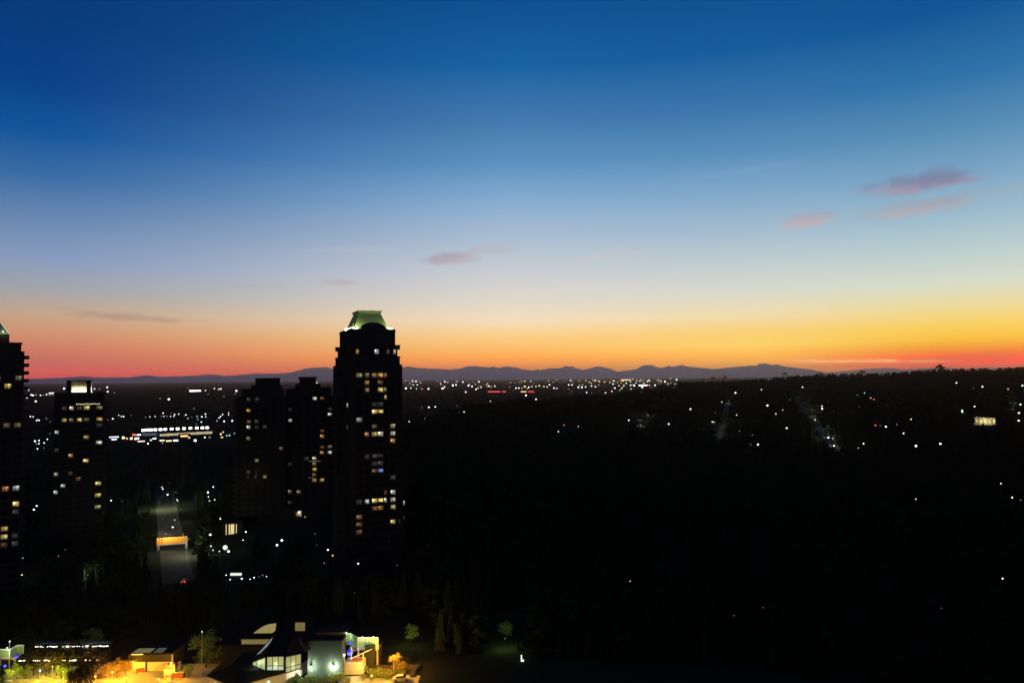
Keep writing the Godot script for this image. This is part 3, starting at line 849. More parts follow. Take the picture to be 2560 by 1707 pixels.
const PLAIN_TOWN := [[1427, 951, 4, "w"], [1422, 962, 4, "w"], [1430, 962, 4, "w"], [1446, 968, 5, "w"], [1455, 968, 5, "w"], [1464, 967, 4, "w"], [1449, 963, 3, "y"], [1457, 962, 3, "y"], [1479, 965, 4, "w"], [1489, 967, 4, "w"], [1467, 981, 4, "w"], [1479, 982, 3, "d"], [1465, 951, 4, "p"], [1482, 949, 3, "y"], [1489, 951, 6, "y"], [1499, 954, 4, "y"], [1511, 955, 5, "o"], [1525, 956, 4, "y"], [1534, 952, 4, "w"], [1533, 960, 4, "w"], [1537, 970, 5, "w"], [1548, 964, 4, "y"], [1558, 952, 6, "o"], [1582, 948, 6, "o"], [1592, 951, 4, "p"], [1602, 949, 4, "y"], [1619, 953, 4, "w"], [1623, 950, 5, "y"], [1560, 964, 5, "y"], [1555, 970, 5, "y"], [1577, 963, 4, "w"], [1586, 964, 5, "w"], [1606, 968, 5, "w"], [1624, 963, 5, "o"], [1638, 963, 4, "w"], [1647, 952, 4, "y"], [1653, 952, 4, "y"], [1663, 954, 5, "w"], [1677, 946, 4, "y"], [1692, 949, 5, "w"], [1578, 972, 5, "o"], [1514, 982, 5, "p"], [1530, 978, 5, "p"], [1760, 943.5, 4, "r"], [1475, 955, 3, "y"], [1544, 956, 3, "y"], [1566, 957, 3, "y"], [1590, 957, 3, "w"], [1610, 958, 3, "w"], [1550, 975, 3, "y"]]
const VALLEY := [[302, 1041, 3, "w"], [308, 1041, 5, "w"], [296, 1038, 3, "w"], [327, 1038, 3, "d"], [363, 1043, 4, "d"], [374, 1042, 3, "w"], [387, 1041, 3, "w"], [402, 1041, 3, "d"], [409, 1041, 3, "w"], [417, 1041, 4, "d"], [426, 1041, 3, "w"], [434, 1041, 3, "w"], [407, 1033, 4, "w"], [427, 1032, 3, "d"], [436, 1036, 4, "w"], [446, 1035, 4, "w"], [464, 1037, 4, "w"], [460, 1041, 3, "d"], [469, 1046, 3, "w"], [479, 1043, 3, "d"], [492, 1041, 5, "c"], [494, 1048, 4, "c"], [504, 1042, 5, "w"], [513, 1035, 5, "w"], [514, 1042, 4, "b"], [503, 1055, 5, "b"], [490, 1060, 4, "d"], [556, 1036, 4, "w"], [551, 1041, 4, "w"], [547, 1045, 4, "w"], [571, 1032, 3, "w"], [571, 1037, 3, "w"], [589, 1044, 5, "b"], [560, 1053, 7, "b"], [580, 1052, 7, "b"], [542, 1052, 3, "w"], [594, 1052, 3, "d"], [281, 1047, 5, "w"], [269, 1050, 3, "d"], [75, 1041, 4, "w"], [82, 1042, 3, "w"], [93, 1049, 3, "w"], [90, 1052, 3, "w"], [97, 1051, 4, "w"], [115, 1046, 4, "d"], [125, 1054, 3, "d"], [124, 1084, 3, "d"], [87, 1103, 6, "w"], [97, 1101, 4, "w"], [97, 1109, 5, "y"], [91, 1110, 3, "p"], [118, 1098, 4, "w"], [110, 1107, 4, "w"], [93, 1122, 4, "w"], [109, 1120, 3, "d"], [1055, 1019, 4, "d"], [1072, 1018, 6, "w"], [1088, 1017, 5, "w"], [1142, 1015, 3, "d"], [1160, 1030, 5, "b"], [1148, 1032, 3, "d"], [1062, 1046, 4, "d"], [1023, 1054, 4, "w"]]
const HILLSIDE := [[1916, 942, 6, "w"], [1923, 942, 3, "w"], [1839, 982, 6, "w"], [1904, 974, 4, "w"], [1805, 1005, 3, "w"], [1919, 1014, 7, "w"], [1842, 1037, 4, "w"], [1957, 1025, 3, "w"], [1940, 1035, 4, "w"], [1781, 1055, 4, "w"], [1786, 1055, 4, "y"], [1849, 1078, 4, "w"], [1881, 1088, 4, "d"], [1895, 1111, 7, "w"], [1877, 1111, 4, "d"], [1967, 1070, 6, "w"], [1972, 1049, 4, "d"], [1975, 1000, 3, "d"], [2007, 968, 6, "y"], [2038, 1050, 5, "y"], [2056, 1022, 6, "w"], [2055, 1015, 4, "w"], [2071, 1094, 6, "w"], [2085, 1115, 5, "w"], [2144, 989, 5, "c"], [2162, 983, 5, "c"], [2149, 1016, 5, "w"], [2146, 1120, 4, "p"], [2159, 1109, 5, "w"], [1726, 1023, 7, "w"], [1672, 1060, 7, "b"], [1572, 1051, 5, "w"], [1410, 1063, 4, "o"], [1446, 1066, 3, "w"], [1396, 1079, 4, "w"], [2185, 998, 5, "r"], [2177, 995, 3, "w"], [2282, 1025, 6, "r"], [2278, 1048, 5, "y"], [2189, 1064, 6, "r"], [2215, 1067, 7, "b"], [2201, 1065, 3, "d"], [2242, 1061, 4, "d"], [2259, 1083, 5, "w"], [2290, 1115, 8, "w"], [2351, 1110, 7, "w"], [2392, 957, 5, "w"], [2457, 967, 5, "w"], [2521, 973, 5, "o"], [2557, 964, 5, "w"], [2434, 970, 3, "d"], [2388, 1016, 4, "w"], [2437, 1016, 5, "w"], [2552, 1011, 5, "w"], [2548, 1033, 7, "y"], [2547, 1052, 7, "y"], [2502, 1209, 5, "y"], [2530, 1244, 6, "y"], [2551, 1250, 4, "d"], [2289, 1248, 5, "y"], [2505, 1447, 5, "w"], [2352, 1520, 3, "d"], [1834, 1538, 3, "d"], [1907, 1519, 3, "d"], [1575, 1453, 3, "w"], [1620, 1039, 4, "d"], [1602, 1063, 5, "d"]]
const NEAR := [[405, 1218, 3, "w"], [407, 1223, 5, "b"], [419, 1236, 6, "w"], [442, 1248, 3, "w"], [444, 1252, 4, "w"], [437, 1300, 5, "p"], [432, 1318, 6, "w"], [458, 1336, 5, "d"], [533, 1217, 5, "w"], [520, 1231, 7, "w"], [521, 1242, 4, "w"], [524, 1252, 5, "p"], [537, 1249, 4, "w"], [551, 1297, 5, "w"], [526, 1336, 8, "w"], [621, 1277, 5, "w"], [615, 1330, 6, "w"], [608, 1350, 4, "w"], [572, 1379, 9, "w"], [549, 1379, 4, "w"], [533, 1376, 4, "w"], [528, 1365, 4, "w"], [566, 1438, 4, "w"], [576, 1448, 4, "w"], [605, 1446, 7, "b"], [626, 1448, 4, "w"], [636, 1443, 5, "w"], [648, 1442, 3, "d"], [657, 1438, 5, "d"], [667, 1440, 4, "w"], [693, 1363, 9, "w"], [705, 1350, 9, "w"], [820, 1375, 7, "w"], [834, 1333, 7, "y"], [832, 1388, 7, "o"], [811, 1407, 5, "d"], [788, 1335, 4, "d"], [792, 1363, 3, "d"], [896, 1408, 8, "p"], [993, 1414, 4, "d"], [1069, 1361, 3, "d"], [175, 1285, 5, "w"], [172, 1289, 5, "w"], [92, 1264, 5, "w"], [85, 1274, 6, "w"], [278, 1251, 5, "w"], [305, 1253, 3, "d"], [164, 1374, 3, "d"], [147, 1391, 4, "d"], [56, 1420, 6, "w"], [56, 1438, 6, "y"], [58, 1394, 5, "d"], [886, 1480, 3, "d"], [845, 1250, 5, "w"]]

const TINT_NAME := {"w": "white", "y": "yellow", "o": "orange", "r": "red", "b": "blue-white", "c": "blue-green", "g": "green", "p": "pinkish", "d": "dim"}

func look_of(q: Array) -> String:
	return ("bright " if q[2] >= 6 else ("small " if q[2] <= 3 else "")) + TINT_NAME[q[3]]

func scatter_lamps() -> void:
	for q in PLAIN_LEFT:
		far_building(q[0], q[1], q[2], q[2], q[3], "low building, %s front, on the plain %s the twin-crowned block" % [look_of(q), "well left of" if q[0] < 300 else "just left of"], "lit fronts on the plain at left")
	for q in PLAIN_MID:
		far_building(q[0], q[1], q[2], q[2], q[3], "low building, %s front, on the plain %s" % [look_of(q), "just right of the copper-roofed tower" if q[0] < 1150 else ("above the red strip" if q[0] < 1290 else "left of the dense town strip")], "lit fronts on the plain right of the tower")
	for q in PLAIN_TOWN:
		far_building(q[0], q[1], q[2], q[2] * 0.8, q[3], "building with %s front in the %s of the town strip" % [look_of(q), "left end" if q[0] < 1500 else ("middle" if q[0] < 1600 else "right end")], "lit fronts of the distant town strip")
	var g := RandomNumberGenerator.new()
	g.seed = 21
	for k in 70:
		far_building(g.randf_range(1290, 1690), 948 + absf(g.randfn()) * 11.0, 2.4, 2.2, ["y", "w", "d", "d", "o", "d"][k % 6], "small lit building in the dense strip of town lights below the mountains", "lit fronts of the distant town strip")
	for k in 40:
		far_building(g.randf_range(1010, 1290), 952 + absf(g.randfn()) * 12.0, 2.2, 2.0, ["w", "d", "d", "y"][k % 4], "low lit building on the far plain just right of the copper-roofed tower", "lit fronts on the plain right of the tower")
	for q in [[146, 982.5, 46, 3.6, "w", "long white-lit shed on the plain behind the finned penthouse"], [487, 977, 30, 6, "w", "long bright white building on the plain left of the twin-crowned block"], [1235, 979, 38, 3, "r", "long low building with a red-lit front on the far plain"], [1260, 979, 12, 3, "r", "short low building with a red-lit front, second along the red strip"], [1309, 979, 18, 4, "o", "low building with a broad orange-red front on the far plain"], [1328, 979, 18, 3, "r", "dim red-fronted building at the end of the red strip"], [1565, 949.5, 30, 3, "y", "long yellow-lit building in the middle of the town strip"], [1608, 963, 26, 4, "w", "long white-lit building at the wooded end of the town strip"]]:
		far_building(q[0], q[1], q[2], q[3], q[4], q[5], "")
	for q in VALLEY:
		lamp_post(q[0], q[1], q[2], q[3], "%s street lamp on the valley floor %s" % [look_of(q), "between the two left towers" if q[0] < 200 else ("behind the bright car lot" if q[0] < 540 else "right of the bright car lot")] if q[0] < 700 else "street lamp in the dark valley right of the copper-roofed tower", "valley lamps at left" if q[0] < 700 else "valley lamps at right", 9.0)
	for q in HILLSIDE:
		var l := "%s lamp among trees %s the hillside, %s" % [look_of(q), "near the top of" if q[1] < 990 else ("halfway up" if q[1] < 1060 else "low on"), "toward the plain" if q[0] < 1750 else ("between the faint roads" if q[0] < 2100 else "toward the right edge")]
		lamp_post(q[0], q[1], q[2], q[3], l, {"r": "red lights on the hillside", "c": "blue-green lights on the hillside"}.get(q[3], "lamps on the hillside"), 9.0)
	for q in NEAR:
		var l := "%s street lamp in the dark %s" % [look_of(q), "at the foot of the left towers" if q[0] < 350 else ("by the lit street" if q[0] < 470 else ("below the lit portico" if q[0] < 680 else "at the foot of the copper-roofed tower"))]
		lamp_post(q[0], q[1], q[2], q[3], l, "warm lamps below the towers" if q[3] in ["o", "y", "p"] else "white lamps below the towers", 5.0)

# ---------------------------------------------------------------- woods
func woods() -> void:
	var g := RandomNumberGenerator.new()
	g.seed = 11
	var kinds := []
	for k in 4: kinds.append(conifer_mesh(80 + k, 1.0)[1])
	kinds.append(leaf_crown(90, Vector3(0.42, 0.5, 0.42), 22, 12, 0.2))
	var spots := []
	for k in kinds.size(): spots.append([])
	var zones := [[-0.26, 0.8, 205.0, 1300.0, 7500, 8.0, 17.0], [-0.05, 0.8, 1300.0, 2900.0, 7000, 6.0, 10.0], [-0.72, -0.24, 225.0, 1000.0, 2600, 5.0, 9.0], [-0.75, 0.25, 1150.0, 9000.0, 3000, 9.0, 15.0]]
	for z in zones:
		var near := log(z[2] as float)
		var far := log(z[3] as float)
		for n in z[4]:
			var a := g.randf_range(z[0], z[1])
			var d := exp(g.randf_range(near, far))
			var h := g.randf_range(z[5], z[6])
			var x := sin(a) * d
			var zz := -cos(a) * d
			var kind := g.randi() % kinds.size() if d < 900.0 or g.randf() < 0.12 else 4
			if d < 330.0 and a > -0.26: h *= 0.75
			var foot := Vector3(x, terrain(x, zz), zz)
			var b := project(foot)
			var t := project(foot + Vector3(0, h, 0))
			var half := h * 0.2 / d * FOCAL + 4.0
			var clear := true
			for c in CLEARINGS:
				if b.x + half > c[0] and b.x - half < c[2] and b.y > c[1] and t.y < c[3] and d < c[4]:
					clear = false
					break
			if not clear: continue
			for q in guarded:
				if d < q[2] + 6.0 and absf(b.x - q[0]) < half + 2.0 and t.y < q[1] + 4.0 and b.y > q[1] - 2.0:
					clear = false
					break
			if not clear: continue
			for c in FOOTPRINTS:
				if Vector2(x, zz).distance_to(c) < 24.0:
					clear = false
					break
			if not clear: continue
			var basis := Basis(Vector3.UP, g.randf() * TAU).scaled(Vector3(h * g.randf_range(0.85, 1.3), h, h * g.randf_range(0.85, 1.3)))
			spots[kind].append(Transform3D(basis, foot + Vector3(0, h * 0.5 if kind == 4 else 0.0, 0)))
	for k in kinds.size():
		var mm := MultiMesh.new()
		mm.transform_format = MultiMesh.TRANSFORM_3D
		mm.mesh = kinds[k]
		mm.instance_count = spots[k].size()
		for i in spots[k].size(): mm.set_instance_transform(i, spots[k][i])
		var o := MultiMeshInstance3D.new()
		o.name = numbered("woodland")
		o.multimesh = mm
		o.material_override = M.conifer if k < 4 else M.dark_leaves
		add_child(o)
		tag(o, "dark woodland covering the hillside and the ground between the towers", "woodland", "", "stuff")

# rectangles of the view that stay open up to a distance: x0, y0, x1, y1, distance
const CLEARINGS := [[1225, 1530, 1310, 1665, 260.0], [1000, 1540, 1060, 1620, 260.0], [385, 1215, 480, 1440, 560.0], [0, 1560, 1080, 1800, 245.0], [300, 1060, 600, 1112, 1200.0], [0, 780, 90, 1380, 300.0], [120, 960, 280, 1290, 370.0], [590, 940, 840, 1330, 400.0], [830, 780, 1030, 1425, 320.0], [540, 1300, 620, 1400, 420.0]]
const FOOTPRINTS := [Vector2(-58, -297), Vector2(-105, -392), Vector2(-127, -392), Vector2(-210, -364), Vector2(-190, -271)]

func skyline_trees() -> void:
	var proto := conifer_mesh(120, 1.0)
	var round_ := leaf_crown(121, Vector3(0.42, 0.36, 0.42), 26, 22, 0.12)
	var rows := [[2155, 926, 16, 1], [2147, 928, 10, 0], [2052, 931, 10, 1], [2352, 924, 14, 1], [2340, 927, 8, 0], [1788, 945, 9, 0], [1781, 946, 6, 1], [1800, 945, 7, 0], [1812, 945, 7, 1], [1963, 937, 9, 1], [1958, 938, 6, 0], [1421, 985, 9, 0], [1505, 981, 14, 0], [1300, 998, 10, 0], [1316, 998, 8, 0], [1520, 980, 10, 0], [1476, 986, 8, 0]]
	for q in rows:
		var foot := hit(q[0], q[1] + 9.0)
		var d := foot.distance_to(CAM)
		var h: float = (q[2] * 0.8 + 8.0) / FOCAL * d
		var t := thing("skyline_tree", "dark tree standing up from the wooded skyline against the %s" % ("orange glow" if q[0] > 1700 else "lights of the plain"), "tree", foot, q[0] * 0.37, "trees on the skyline under the glow" if q[0] > 1700 else "trees at the edge of the wooded slope")
		t.scale = Vector3.ONE * h
		part("trunk", proto[0], M.bark, t)
		part("crown", round_ if q[3] else proto[1], M.conifer, t, Vector3(0, 0.64, 0) if q[3] else Vector3.ZERO)

# ---------------------------------------------------------------- street, bridge, car lot, hill roads
func ribbon(called: String, points: Array, width: float, lift: float, m: Material) -> MeshInstance3D:
	var c := Curve3D.new()
	for p in points: c.add_point(p)
	var n := int(c.get_baked_length() / 12.0) + 2
	var b := MB.new()
	var l := []
	var r := []
	for i in n:
		var s := c.get_baked_length() * i / (n - 1)
		var p := c.sample_baked(s)
		var q := c.sample_baked(minf(s + 2.0, c.get_baked_length()))
		if i == n - 1: q = p + (p - c.sample_baked(s - 2.0))
		var side := (q - p).cross(Vector3.UP).normalized() * width / 2
		for e in [[l, -side], [r, side]]:
			var v: Vector3 = p + e[1]
			v.y = terrain(v.x, v.z) + lift
			e[0].append(v)
	for i in n - 1: b.quad(l[i], r[i], r[i + 1], l[i + 1])
	return setting(called, b.done(), m)

func small_car(at: Vector3, turn: float, label: String, paint: Material, group := "") -> Node3D:
	var t := thing("parked_car", label, "car", at, turn, group)
	if not cache.has("car"):
		var side := [Vector2(-2.15, 0.35), Vector2(-2.2, 0.75), Vector2(-1.95, 0.95), Vector2(-1.0, 1.02), Vector2(1.2, 1.0), Vector2(2.05, 0.85), Vector2(2.2, 0.6), Vector2(2.15, 0.32)]
		var b := MB.new()
		var top := [Vector2(-1.7, 0.97), Vector2(-1.15, 1.4), Vector2(-0.3, 1.48), Vector2(0.45, 1.42), Vector2(1.2, 0.98)]
		for poly in [[side, 0.86], [top, 0.68]]:
			var pts: Array = poly[0]
			var w: float = poly[1]
			for i in pts.size():
				var p: Vector2 = pts[i]
				var q: Vector2 = pts[(i + 1) % pts.size()]
				b.quad(Vector3(p.x, p.y, w), Vector3(p.x, p.y, -w), Vector3(q.x, q.y, -w), Vector3(q.x, q.y, w))
			for i in range(1, pts.size() - 1):
				for s in [-1, 1]:
					b.tri(Vector3(pts[0].x, pts[0].y, w * s), Vector3(pts[i].x, pts[i].y, w * s), Vector3(pts[i + 1].x, pts[i + 1].y, w * s))
		cache["car"] = b.done()
		var gl := MB.new()
		gl.span(Vector3(-1.3, 1.03, -0.01), Vector3(0.85, 1.34, 0.01))
		cache["carglass"] = gl.done()
		var ws := MB.new()
		ws.quad(Vector3(0.5, 1.41, 0.6), Vector3(0.5, 1.41, -0.6), Vector3(1.2, 1.02, -0.62), Vector3(1.2, 1.02, 0.62))
		cache["carscreen"] = ws.done()
		cache["wheel"] = MB.new().tube(Vector3(0, 0, -0.1), Vector3(0, 0, 0.1), 0.33, 0.33, 14).done()
		cache["rim"] = MB.new().tube(Vector3(0, 0, -0.12), Vector3(0, 0, 0.12), 0.19, 0.19, 10).done()
	part("body", cache["car"], paint, t)
	for z in [-0.69, 0.69]: part("side_window", cache["carglass"], M.dark_glass, t, Vector3(0, 0, z))
	part("windscreen", cache["carscreen"], M.dark_glass, t, Vector3(0.01, 0.01, 0))
	for x in [-1.35, 1.35]:
		for z in [-0.8, 0.8]:
			var w := part("wheel", cache["wheel"], M.rubber, t, Vector3(x, 0.33, z))
			part("rim", cache["rim"], M.pole, w)
	return t

func street() -> void:
	var pts := []
	for q in [[446, 1470], [441, 1430], [432, 1370], [420, 1305], [415, 1268], [410, 1238], [404, 1215]]: pts.append(at_height(q[0], q[1], 0))
	ribbon("street", pts, 7.6, 0.03, M.asphalt)
	for s in [-1, 1]:
		var kerb := []
		for i in pts.size():
			var d: Vector3 = (pts[mini(i + 1, pts.size() - 1)] - pts[maxi(i - 1, 0)]).normalized().cross(Vector3.UP)
			kerb.append(pts[i] + d * s * 4.7)
		ribbon("pavement", kerb, 1.6, 0.15, M.dark_paving)
	# lamps that light it
	for q in [[462, 1366, 5.0, 220.0, "y"], [404, 1352, 5.0, 70.0, "y"], [396, 1310, 6.0, 110.0, "p"], [442, 1284, 6.0, 50.0, "p"], [396, 1250, 6.0, 330.0, "g"], [432, 1236, 6.0, 60.0, "g"]]:
		var foot := at_height(q[0], q[1] + 26, 0)
		var t := thing("street_lamp", "street lamp on the lit street, %s" % {"y": "nearer than the orange footbridge", "p": "just beyond the orange footbridge", "g": "at the far green-lit end of the street"}[q[4]], "street lamp", foot, 0, "lamps of the lit street")
		part("pole", MB.new().tube(Vector3.ZERO, Vector3(0, 7.4, 0), 0.1, 0.06, 6).tube(Vector3(0, 7.4, 0), Vector3(1.6, 7.7, 0), 0.05, 0.04, 5).done(), M.pole, t)
		part("lamp", box_mesh(Vector3(0.42, 0.12, 0.22)), M.lamp_dim, t, Vector3(1.6, 7.62, 0))
		omni(Vector3(1.6, 7.45, 0), {"y": Color(1.0, 0.97, 0.62), "p": Color(1.0, 0.8, 0.6), "g": Color(0.9, 1.0, 0.5)}[q[4]], q[3], 0.15, 60.0, t)
	var c := small_car(at_height(462, 1456, 0), PI / 2 + 0.1, "car with red tail lights at the near end of the lit street", M.car_dark)
	for z in [-0.6, 0.6]: part("tail_light", box_mesh(Vector3(0.08, 0.24, 0.42)), M.lamp_red, c, Vector3(-2.2, 0.72, z))
	part("brake_light", box_mesh(Vector3(0.06, 0.1, 0.9)), M.lamp_red, c, Vector3(-1.75, 1.05, 0))

func footbridge() -> void:
	var a := at_depth(391, 1352, 335.0)
	var b := at_depth(467, 1349, 339.0)
	var mid := (a + b) / 2
	var w := a.distance_to(b)
	var t := thing("footbridge", "footbridge with an orange-lit parapet crossing above the street", "bridge", Vector3(mid.x, 0, mid.z), atan2(a.z - b.z, b.x - a.x))
	var y := mid.y
	slab(t, "deck", Vector3(-w / 2, y - 1.95, -3.2), Vector3(w / 2, y - 1.5, 0.2), M.concrete)
	slab(t, "parapet", Vector3(-w / 2, y - 1.5, 0.0), Vector3(w / 2, y + 1.3, 0.2), M.lamplit_panel)
	slab(t, "rear_parapet", Vector3(-w / 2, y - 1.1, -3.2), Vector3(w / 2, y + 0.2, -3.0), M.concrete)
	for s in [-1, 1]: slab(t, "pier", Vector3(s * w * 0.46 - 0.5, 0, -2.6), Vector3(s * w * 0.46 + 0.5, y - 1.95, -0.6), M.concrete)
	for k in 11:
		var x := -w / 2 + w * (k + 0.5) / 11
		var bracket := part("lamp_bracket", MB.new().tube(Vector3(x, y + 1.3, 0.1), Vector3(x, y + 1.5, 1.1), 0.03, 0.03, 5).done(), M.pole, t)
		part("lamp", box_mesh(Vector3(0.3, 0.12, 0.2)), M.sodium_lamp, bracket, Vector3(x, y + 1.42, 1.15))
		if k < 9: omni(Vector3(x, y + 1.28, 1.15), Color(1.0, 0.4, 0.01), 1.0, 0.1, 15.0, t)

func car_lot() -> void:
	# a floodlit sales lot on the valley floor, about a kilometre away
	var xs := [357, 363, 369, 376, 387, 400, 412, 428, 443, 459, 475, 491, 505, 517]
	for i in xs.size():
		var py: float = 1081.0 - (xs[i] - 357) * 0.045
		var p := hit(xs[i], py + 6.0)
		var t := thing("floodlight_mast", "floodlight mast in the white row above the bright car lot", "floodlight", p, 0, "floodlight row of the car lot")
		part("pole", MB.new().tube(Vector3.ZERO, Vector3(0, 7.0, 0), 0.15, 0.1, 6).done(), M.pole, t)
		part("lamp", MB.new().span(Vector3(-2.0, 5.0, -0.5), Vector3(2.0, 7.8, 0.5)).done(), M.lot_lamp, t)
		guarded.append([xs[i], py, p.distance_to(CAM)])
	var lot := []
	for q in [[352, 1092], [352, 1082], [530, 1074], [530, 1083]]: lot.append(hit(q[0], q[1]) + Vector3(0, 0.25, 0))
	setting("lot_paving", MB.new().quad_box(lot[0], lot[3], lot[2], lot[1]).done(), M.concrete)
	var a := hit(398, 1093)
	var b := hit(530, 1086)
	var w := a.distance_to(b)
	var s := thing("showroom", "long low showroom with a yellow-lit fascia under the floodlight row", "building", (a + b) / 2, atan2(a.z - b.z, b.x - a.x))
	slab(s, "wall", Vector3(-w / 2, 0, -16), Vector3(w / 2, 5.4, 0), M.pale_wall)
	slab(s, "roof", Vector3(-w / 2 - 0.5, 5.4, -16.5), Vector3(w / 2 + 0.5, 5.9, 1.2), M.dark_roof)
	for k in 16:
		var x := -w / 2 + w * (k + 0.5) / 16
		part("lit_window", box_mesh(Vector3(w / 16 - 0.7, 2.2 + 0.7 * (k % 3), 0.2)), M["show_window_%d" % (k % 3)], s, Vector3(x, 2.6, 0.08))
	for q in [[334, 1087, 9, 7, "r", "red-lit sign board at the left end of the car lot"], [346, 1087, 10, 4, "w", "white sign board beside the red one at the car lot"], [284, 1093, 22, 5, "w", "white-lit canopy left of the car lot"], [284, 1098, 12, 5, "b", "blue-white shop front under the white canopy"], [307, 1094, 8, 10, "y", "warm shop front between the canopy and the car lot"], [316, 1096, 6, 5, "o", "orange shop front beside the warm one"], [327, 1096, 8, 9, "y", "yellow shop front below the red sign"], [341, 1097, 10, 10, "w", "pale shop front right of the red sign"], [352, 1103, 18, 4, "p", "pink-lit row of parked cars' shelter below the red sign"], [376, 1100, 6, 6, "g", "green sign in front of the car lot"], [385, 1096, 9, 5, "b", "blue-white sign at the showroom's left end"], [405, 1101, 14, 5, "y", "yellow canopy in front of the showroom, first of three"], [421, 1102, 14, 5, "y", "yellow canopy in front of the showroom, second of three"], [438, 1101, 12, 6, "w", "white canopy in front of the showroom, third of three"], [487, 1101, 8, 8, "w", "bright white kiosk right of the showroom canopies"], [460, 1090, 20, 7, "o", "orange-lit entrance in the middle of the showroom"], [472, 1094, 6, 6, "o", "small orange booth by the showroom entrance"], [511, 1093, 4, 4, "w", "small white light right of the white kiosk"], [523, 1093, 6, 4, "d", "dim kiosk at the right end of the showroom"], [557, 1080, 5, 5, "o", "orange sign above the orange shop fronts right of the car lot"], [554, 1093, 8, 5, "o", "orange shop front right of the car lot"], [551, 1085, 5, 6, "y", "yellow shop front right of the car lot"], [566, 1089, 5, 4, "c", "cyan light, left one of the pair right of the car lot"], [573, 1088, 5, 5, "c", "cyan light, right one of the pair right of the car lot"], [585, 1084, 5, 4, "w", "white lamp right of the cyan pair"], [369, 1109, 4, 4, "w", "white lamp below the green sign"], [405, 1107, 5, 4, "d", "dim light below the yellow canopies"]]:
		var o := far_building(q[0], q[1], q[2], q[3], q[4], q[5], "")
		o.set_meta("category", "shop")
	# lit hillside house group on the right
	var h := thing("lit_townhouse", "house with a row of yellow-lit bays low on the right hillside", "house", hit(2465, 1062), -0.45)
	slab(h, "wall", Vector3(-9, -2, -8), Vector3(9, 6.5, 0), M.pale_wall)
	part("roof", MB.new().prism([Vector2(-9.6, -8.6), Vector2(9.6, -8.6), Vector2(9.6, 0.8), Vector2(-9.6, 0.8)], 6.5, 9.5, 0.35, Vector2(0, -4)).done(), M.dark_roof, h)
	for k in 5:
		part("lit_window", box_mesh(Vector3(1.5, 2.0 + 0.8 * ((k * 2) % 3), 0.2)), M.show_window_0 if k != 4 else M.lamp_yellow_soft, h, Vector3(-7.2 + k * 3.6, 3.4 - 0.5 * (k % 2), 0.1))
		if k != 3: part("wall_lamp", ball_mesh(0.34, 8, 5), M.lamp_white_soft, h, Vector3(-7.2 + k * 3.0, 7.2 - 0.25 * k, 0.6))
	omni(Vector3(0, 3.5, 6.0), Color(1.0, 0.85, 0.35), 60.0, 0.5, 40.0, h)
	guarded.append([2450, 1045, 900.0])
	guarded.append([2466, 1052, 900.0])
	guarded.append([2482, 1057, 900.0])
	var f := far_building(2407, 1028, 5, 12, "g", "narrow green-white lit stair tower on the right hillside", "")
	f.set_meta("category", "house")
	# roads climbing the hill, dimly lit in places
	var road := []
	for q in [[2095, 1132], [2083, 1112], [2066, 1092], [2050, 1070], [2040, 1050], [2018, 1032], [2005, 1015], [1992, 1000], [1975, 985]]: road.append(hit(q[0], q[1]))
	ribbon("hill_road", road, 7.5, 0.8, M.asphalt)
	road = []
	for q in [[1800, 1100], [1802, 1072], [1812, 1040], [1818, 1015], [1828, 1000], [1834, 990]]: road.append(hit(q[0], q[1]))
	ribbon("hill_road", road, 7.5, 0.8, M.asphalt)
	road = []
	for q in [[1560, 1076], [1590, 1068], [1612, 1058], [1626, 1042]]: road.append(hit(q[0], q[1]))
	ribbon("hill_road", road, 7.5, 0.8, M.asphalt)
	for q in [[2084, 1118, 300.0], [2060, 1096, 260.0], [2046, 1074, 160.0], [2030, 1043, 330.0], [2012, 1024, 160.0], [1997, 1006, 120.0], [1801, 1088, 240.0], [1806, 1068, 160.0], [1822, 1010, 420.0], [1600, 1066, 420.0], [1618, 1050, 200.0], [2530, 1026, 700.0], [2222, 1012, 150.0]]:
		var p := hit(q[0], q[1])
		var t := thing("street_lamp", "dim street lamp over one of the faint roads climbing the hillside", "street lamp", p, 0, "dim lamps of the hill roads")
		part("pole", MB.new().tube(Vector3.ZERO, Vector3(0, 8.4, 0), 0.1, 0.07, 6).tube(Vector3(0, 8.4, 0), Vector3(0, 8.7, 1.4), 0.05, 0.05, 5).done(), M.pole, t)
		part("lamp", box_mesh(Vector3(0.2, 0.12, 0.4)), M.lamp_dim, t, Vector3(0, 8.62, 1.4))
		omni(Vector3(0, 8.45, 1.4), Color(0.95, 1.0, 0.85), q[2] * 0.42, 0.2, 80.0, t)
		guarded.append([q[0], q[1], p.distance_to(CAM)])

# ---------------------------------------------------------------- the foreground
func lamp_column(foot: Vector3, high: float, label: String, tint: Color, lampmat: Material, energy: float, head := Vector3(0.34, 0.46, 0.34)) -> Node3D:
	var t := thing("lamp_column", label, "lamp post", foot)
	part("pole", MB.new().tube(Vector3(0, -0.1, 0), Vector3(0, high - head.y, 0), 0.1, 0.07, 8).done(), M.pole_pale, t)
	part("base", MB.new().tube(Vector3(0, -0.1, 0), Vector3(0, 0.35, 0), 0.2, 0.16, 8).done(), M.pole_pale, t)
	part("lamp", MB.new().tube(Vector3(0, high - head.y, 0), Vector3(0, high, 0), head.x * 0.36, head.x * 0.5, 8).done(), lampmat, t)
	part("cap", MB.new().tube(Vector3(0, high + 0.01, 0), Vector3(0, high + 0.1, 0), head.x * 0.6, head.x * 0.3, 8).done(), M.frame_dark, t)
	if energy > 0.0: omni(Vector3(0, high - head.y * 0.5, 0), tint, energy, 0.12, 60.0, t)
	return t

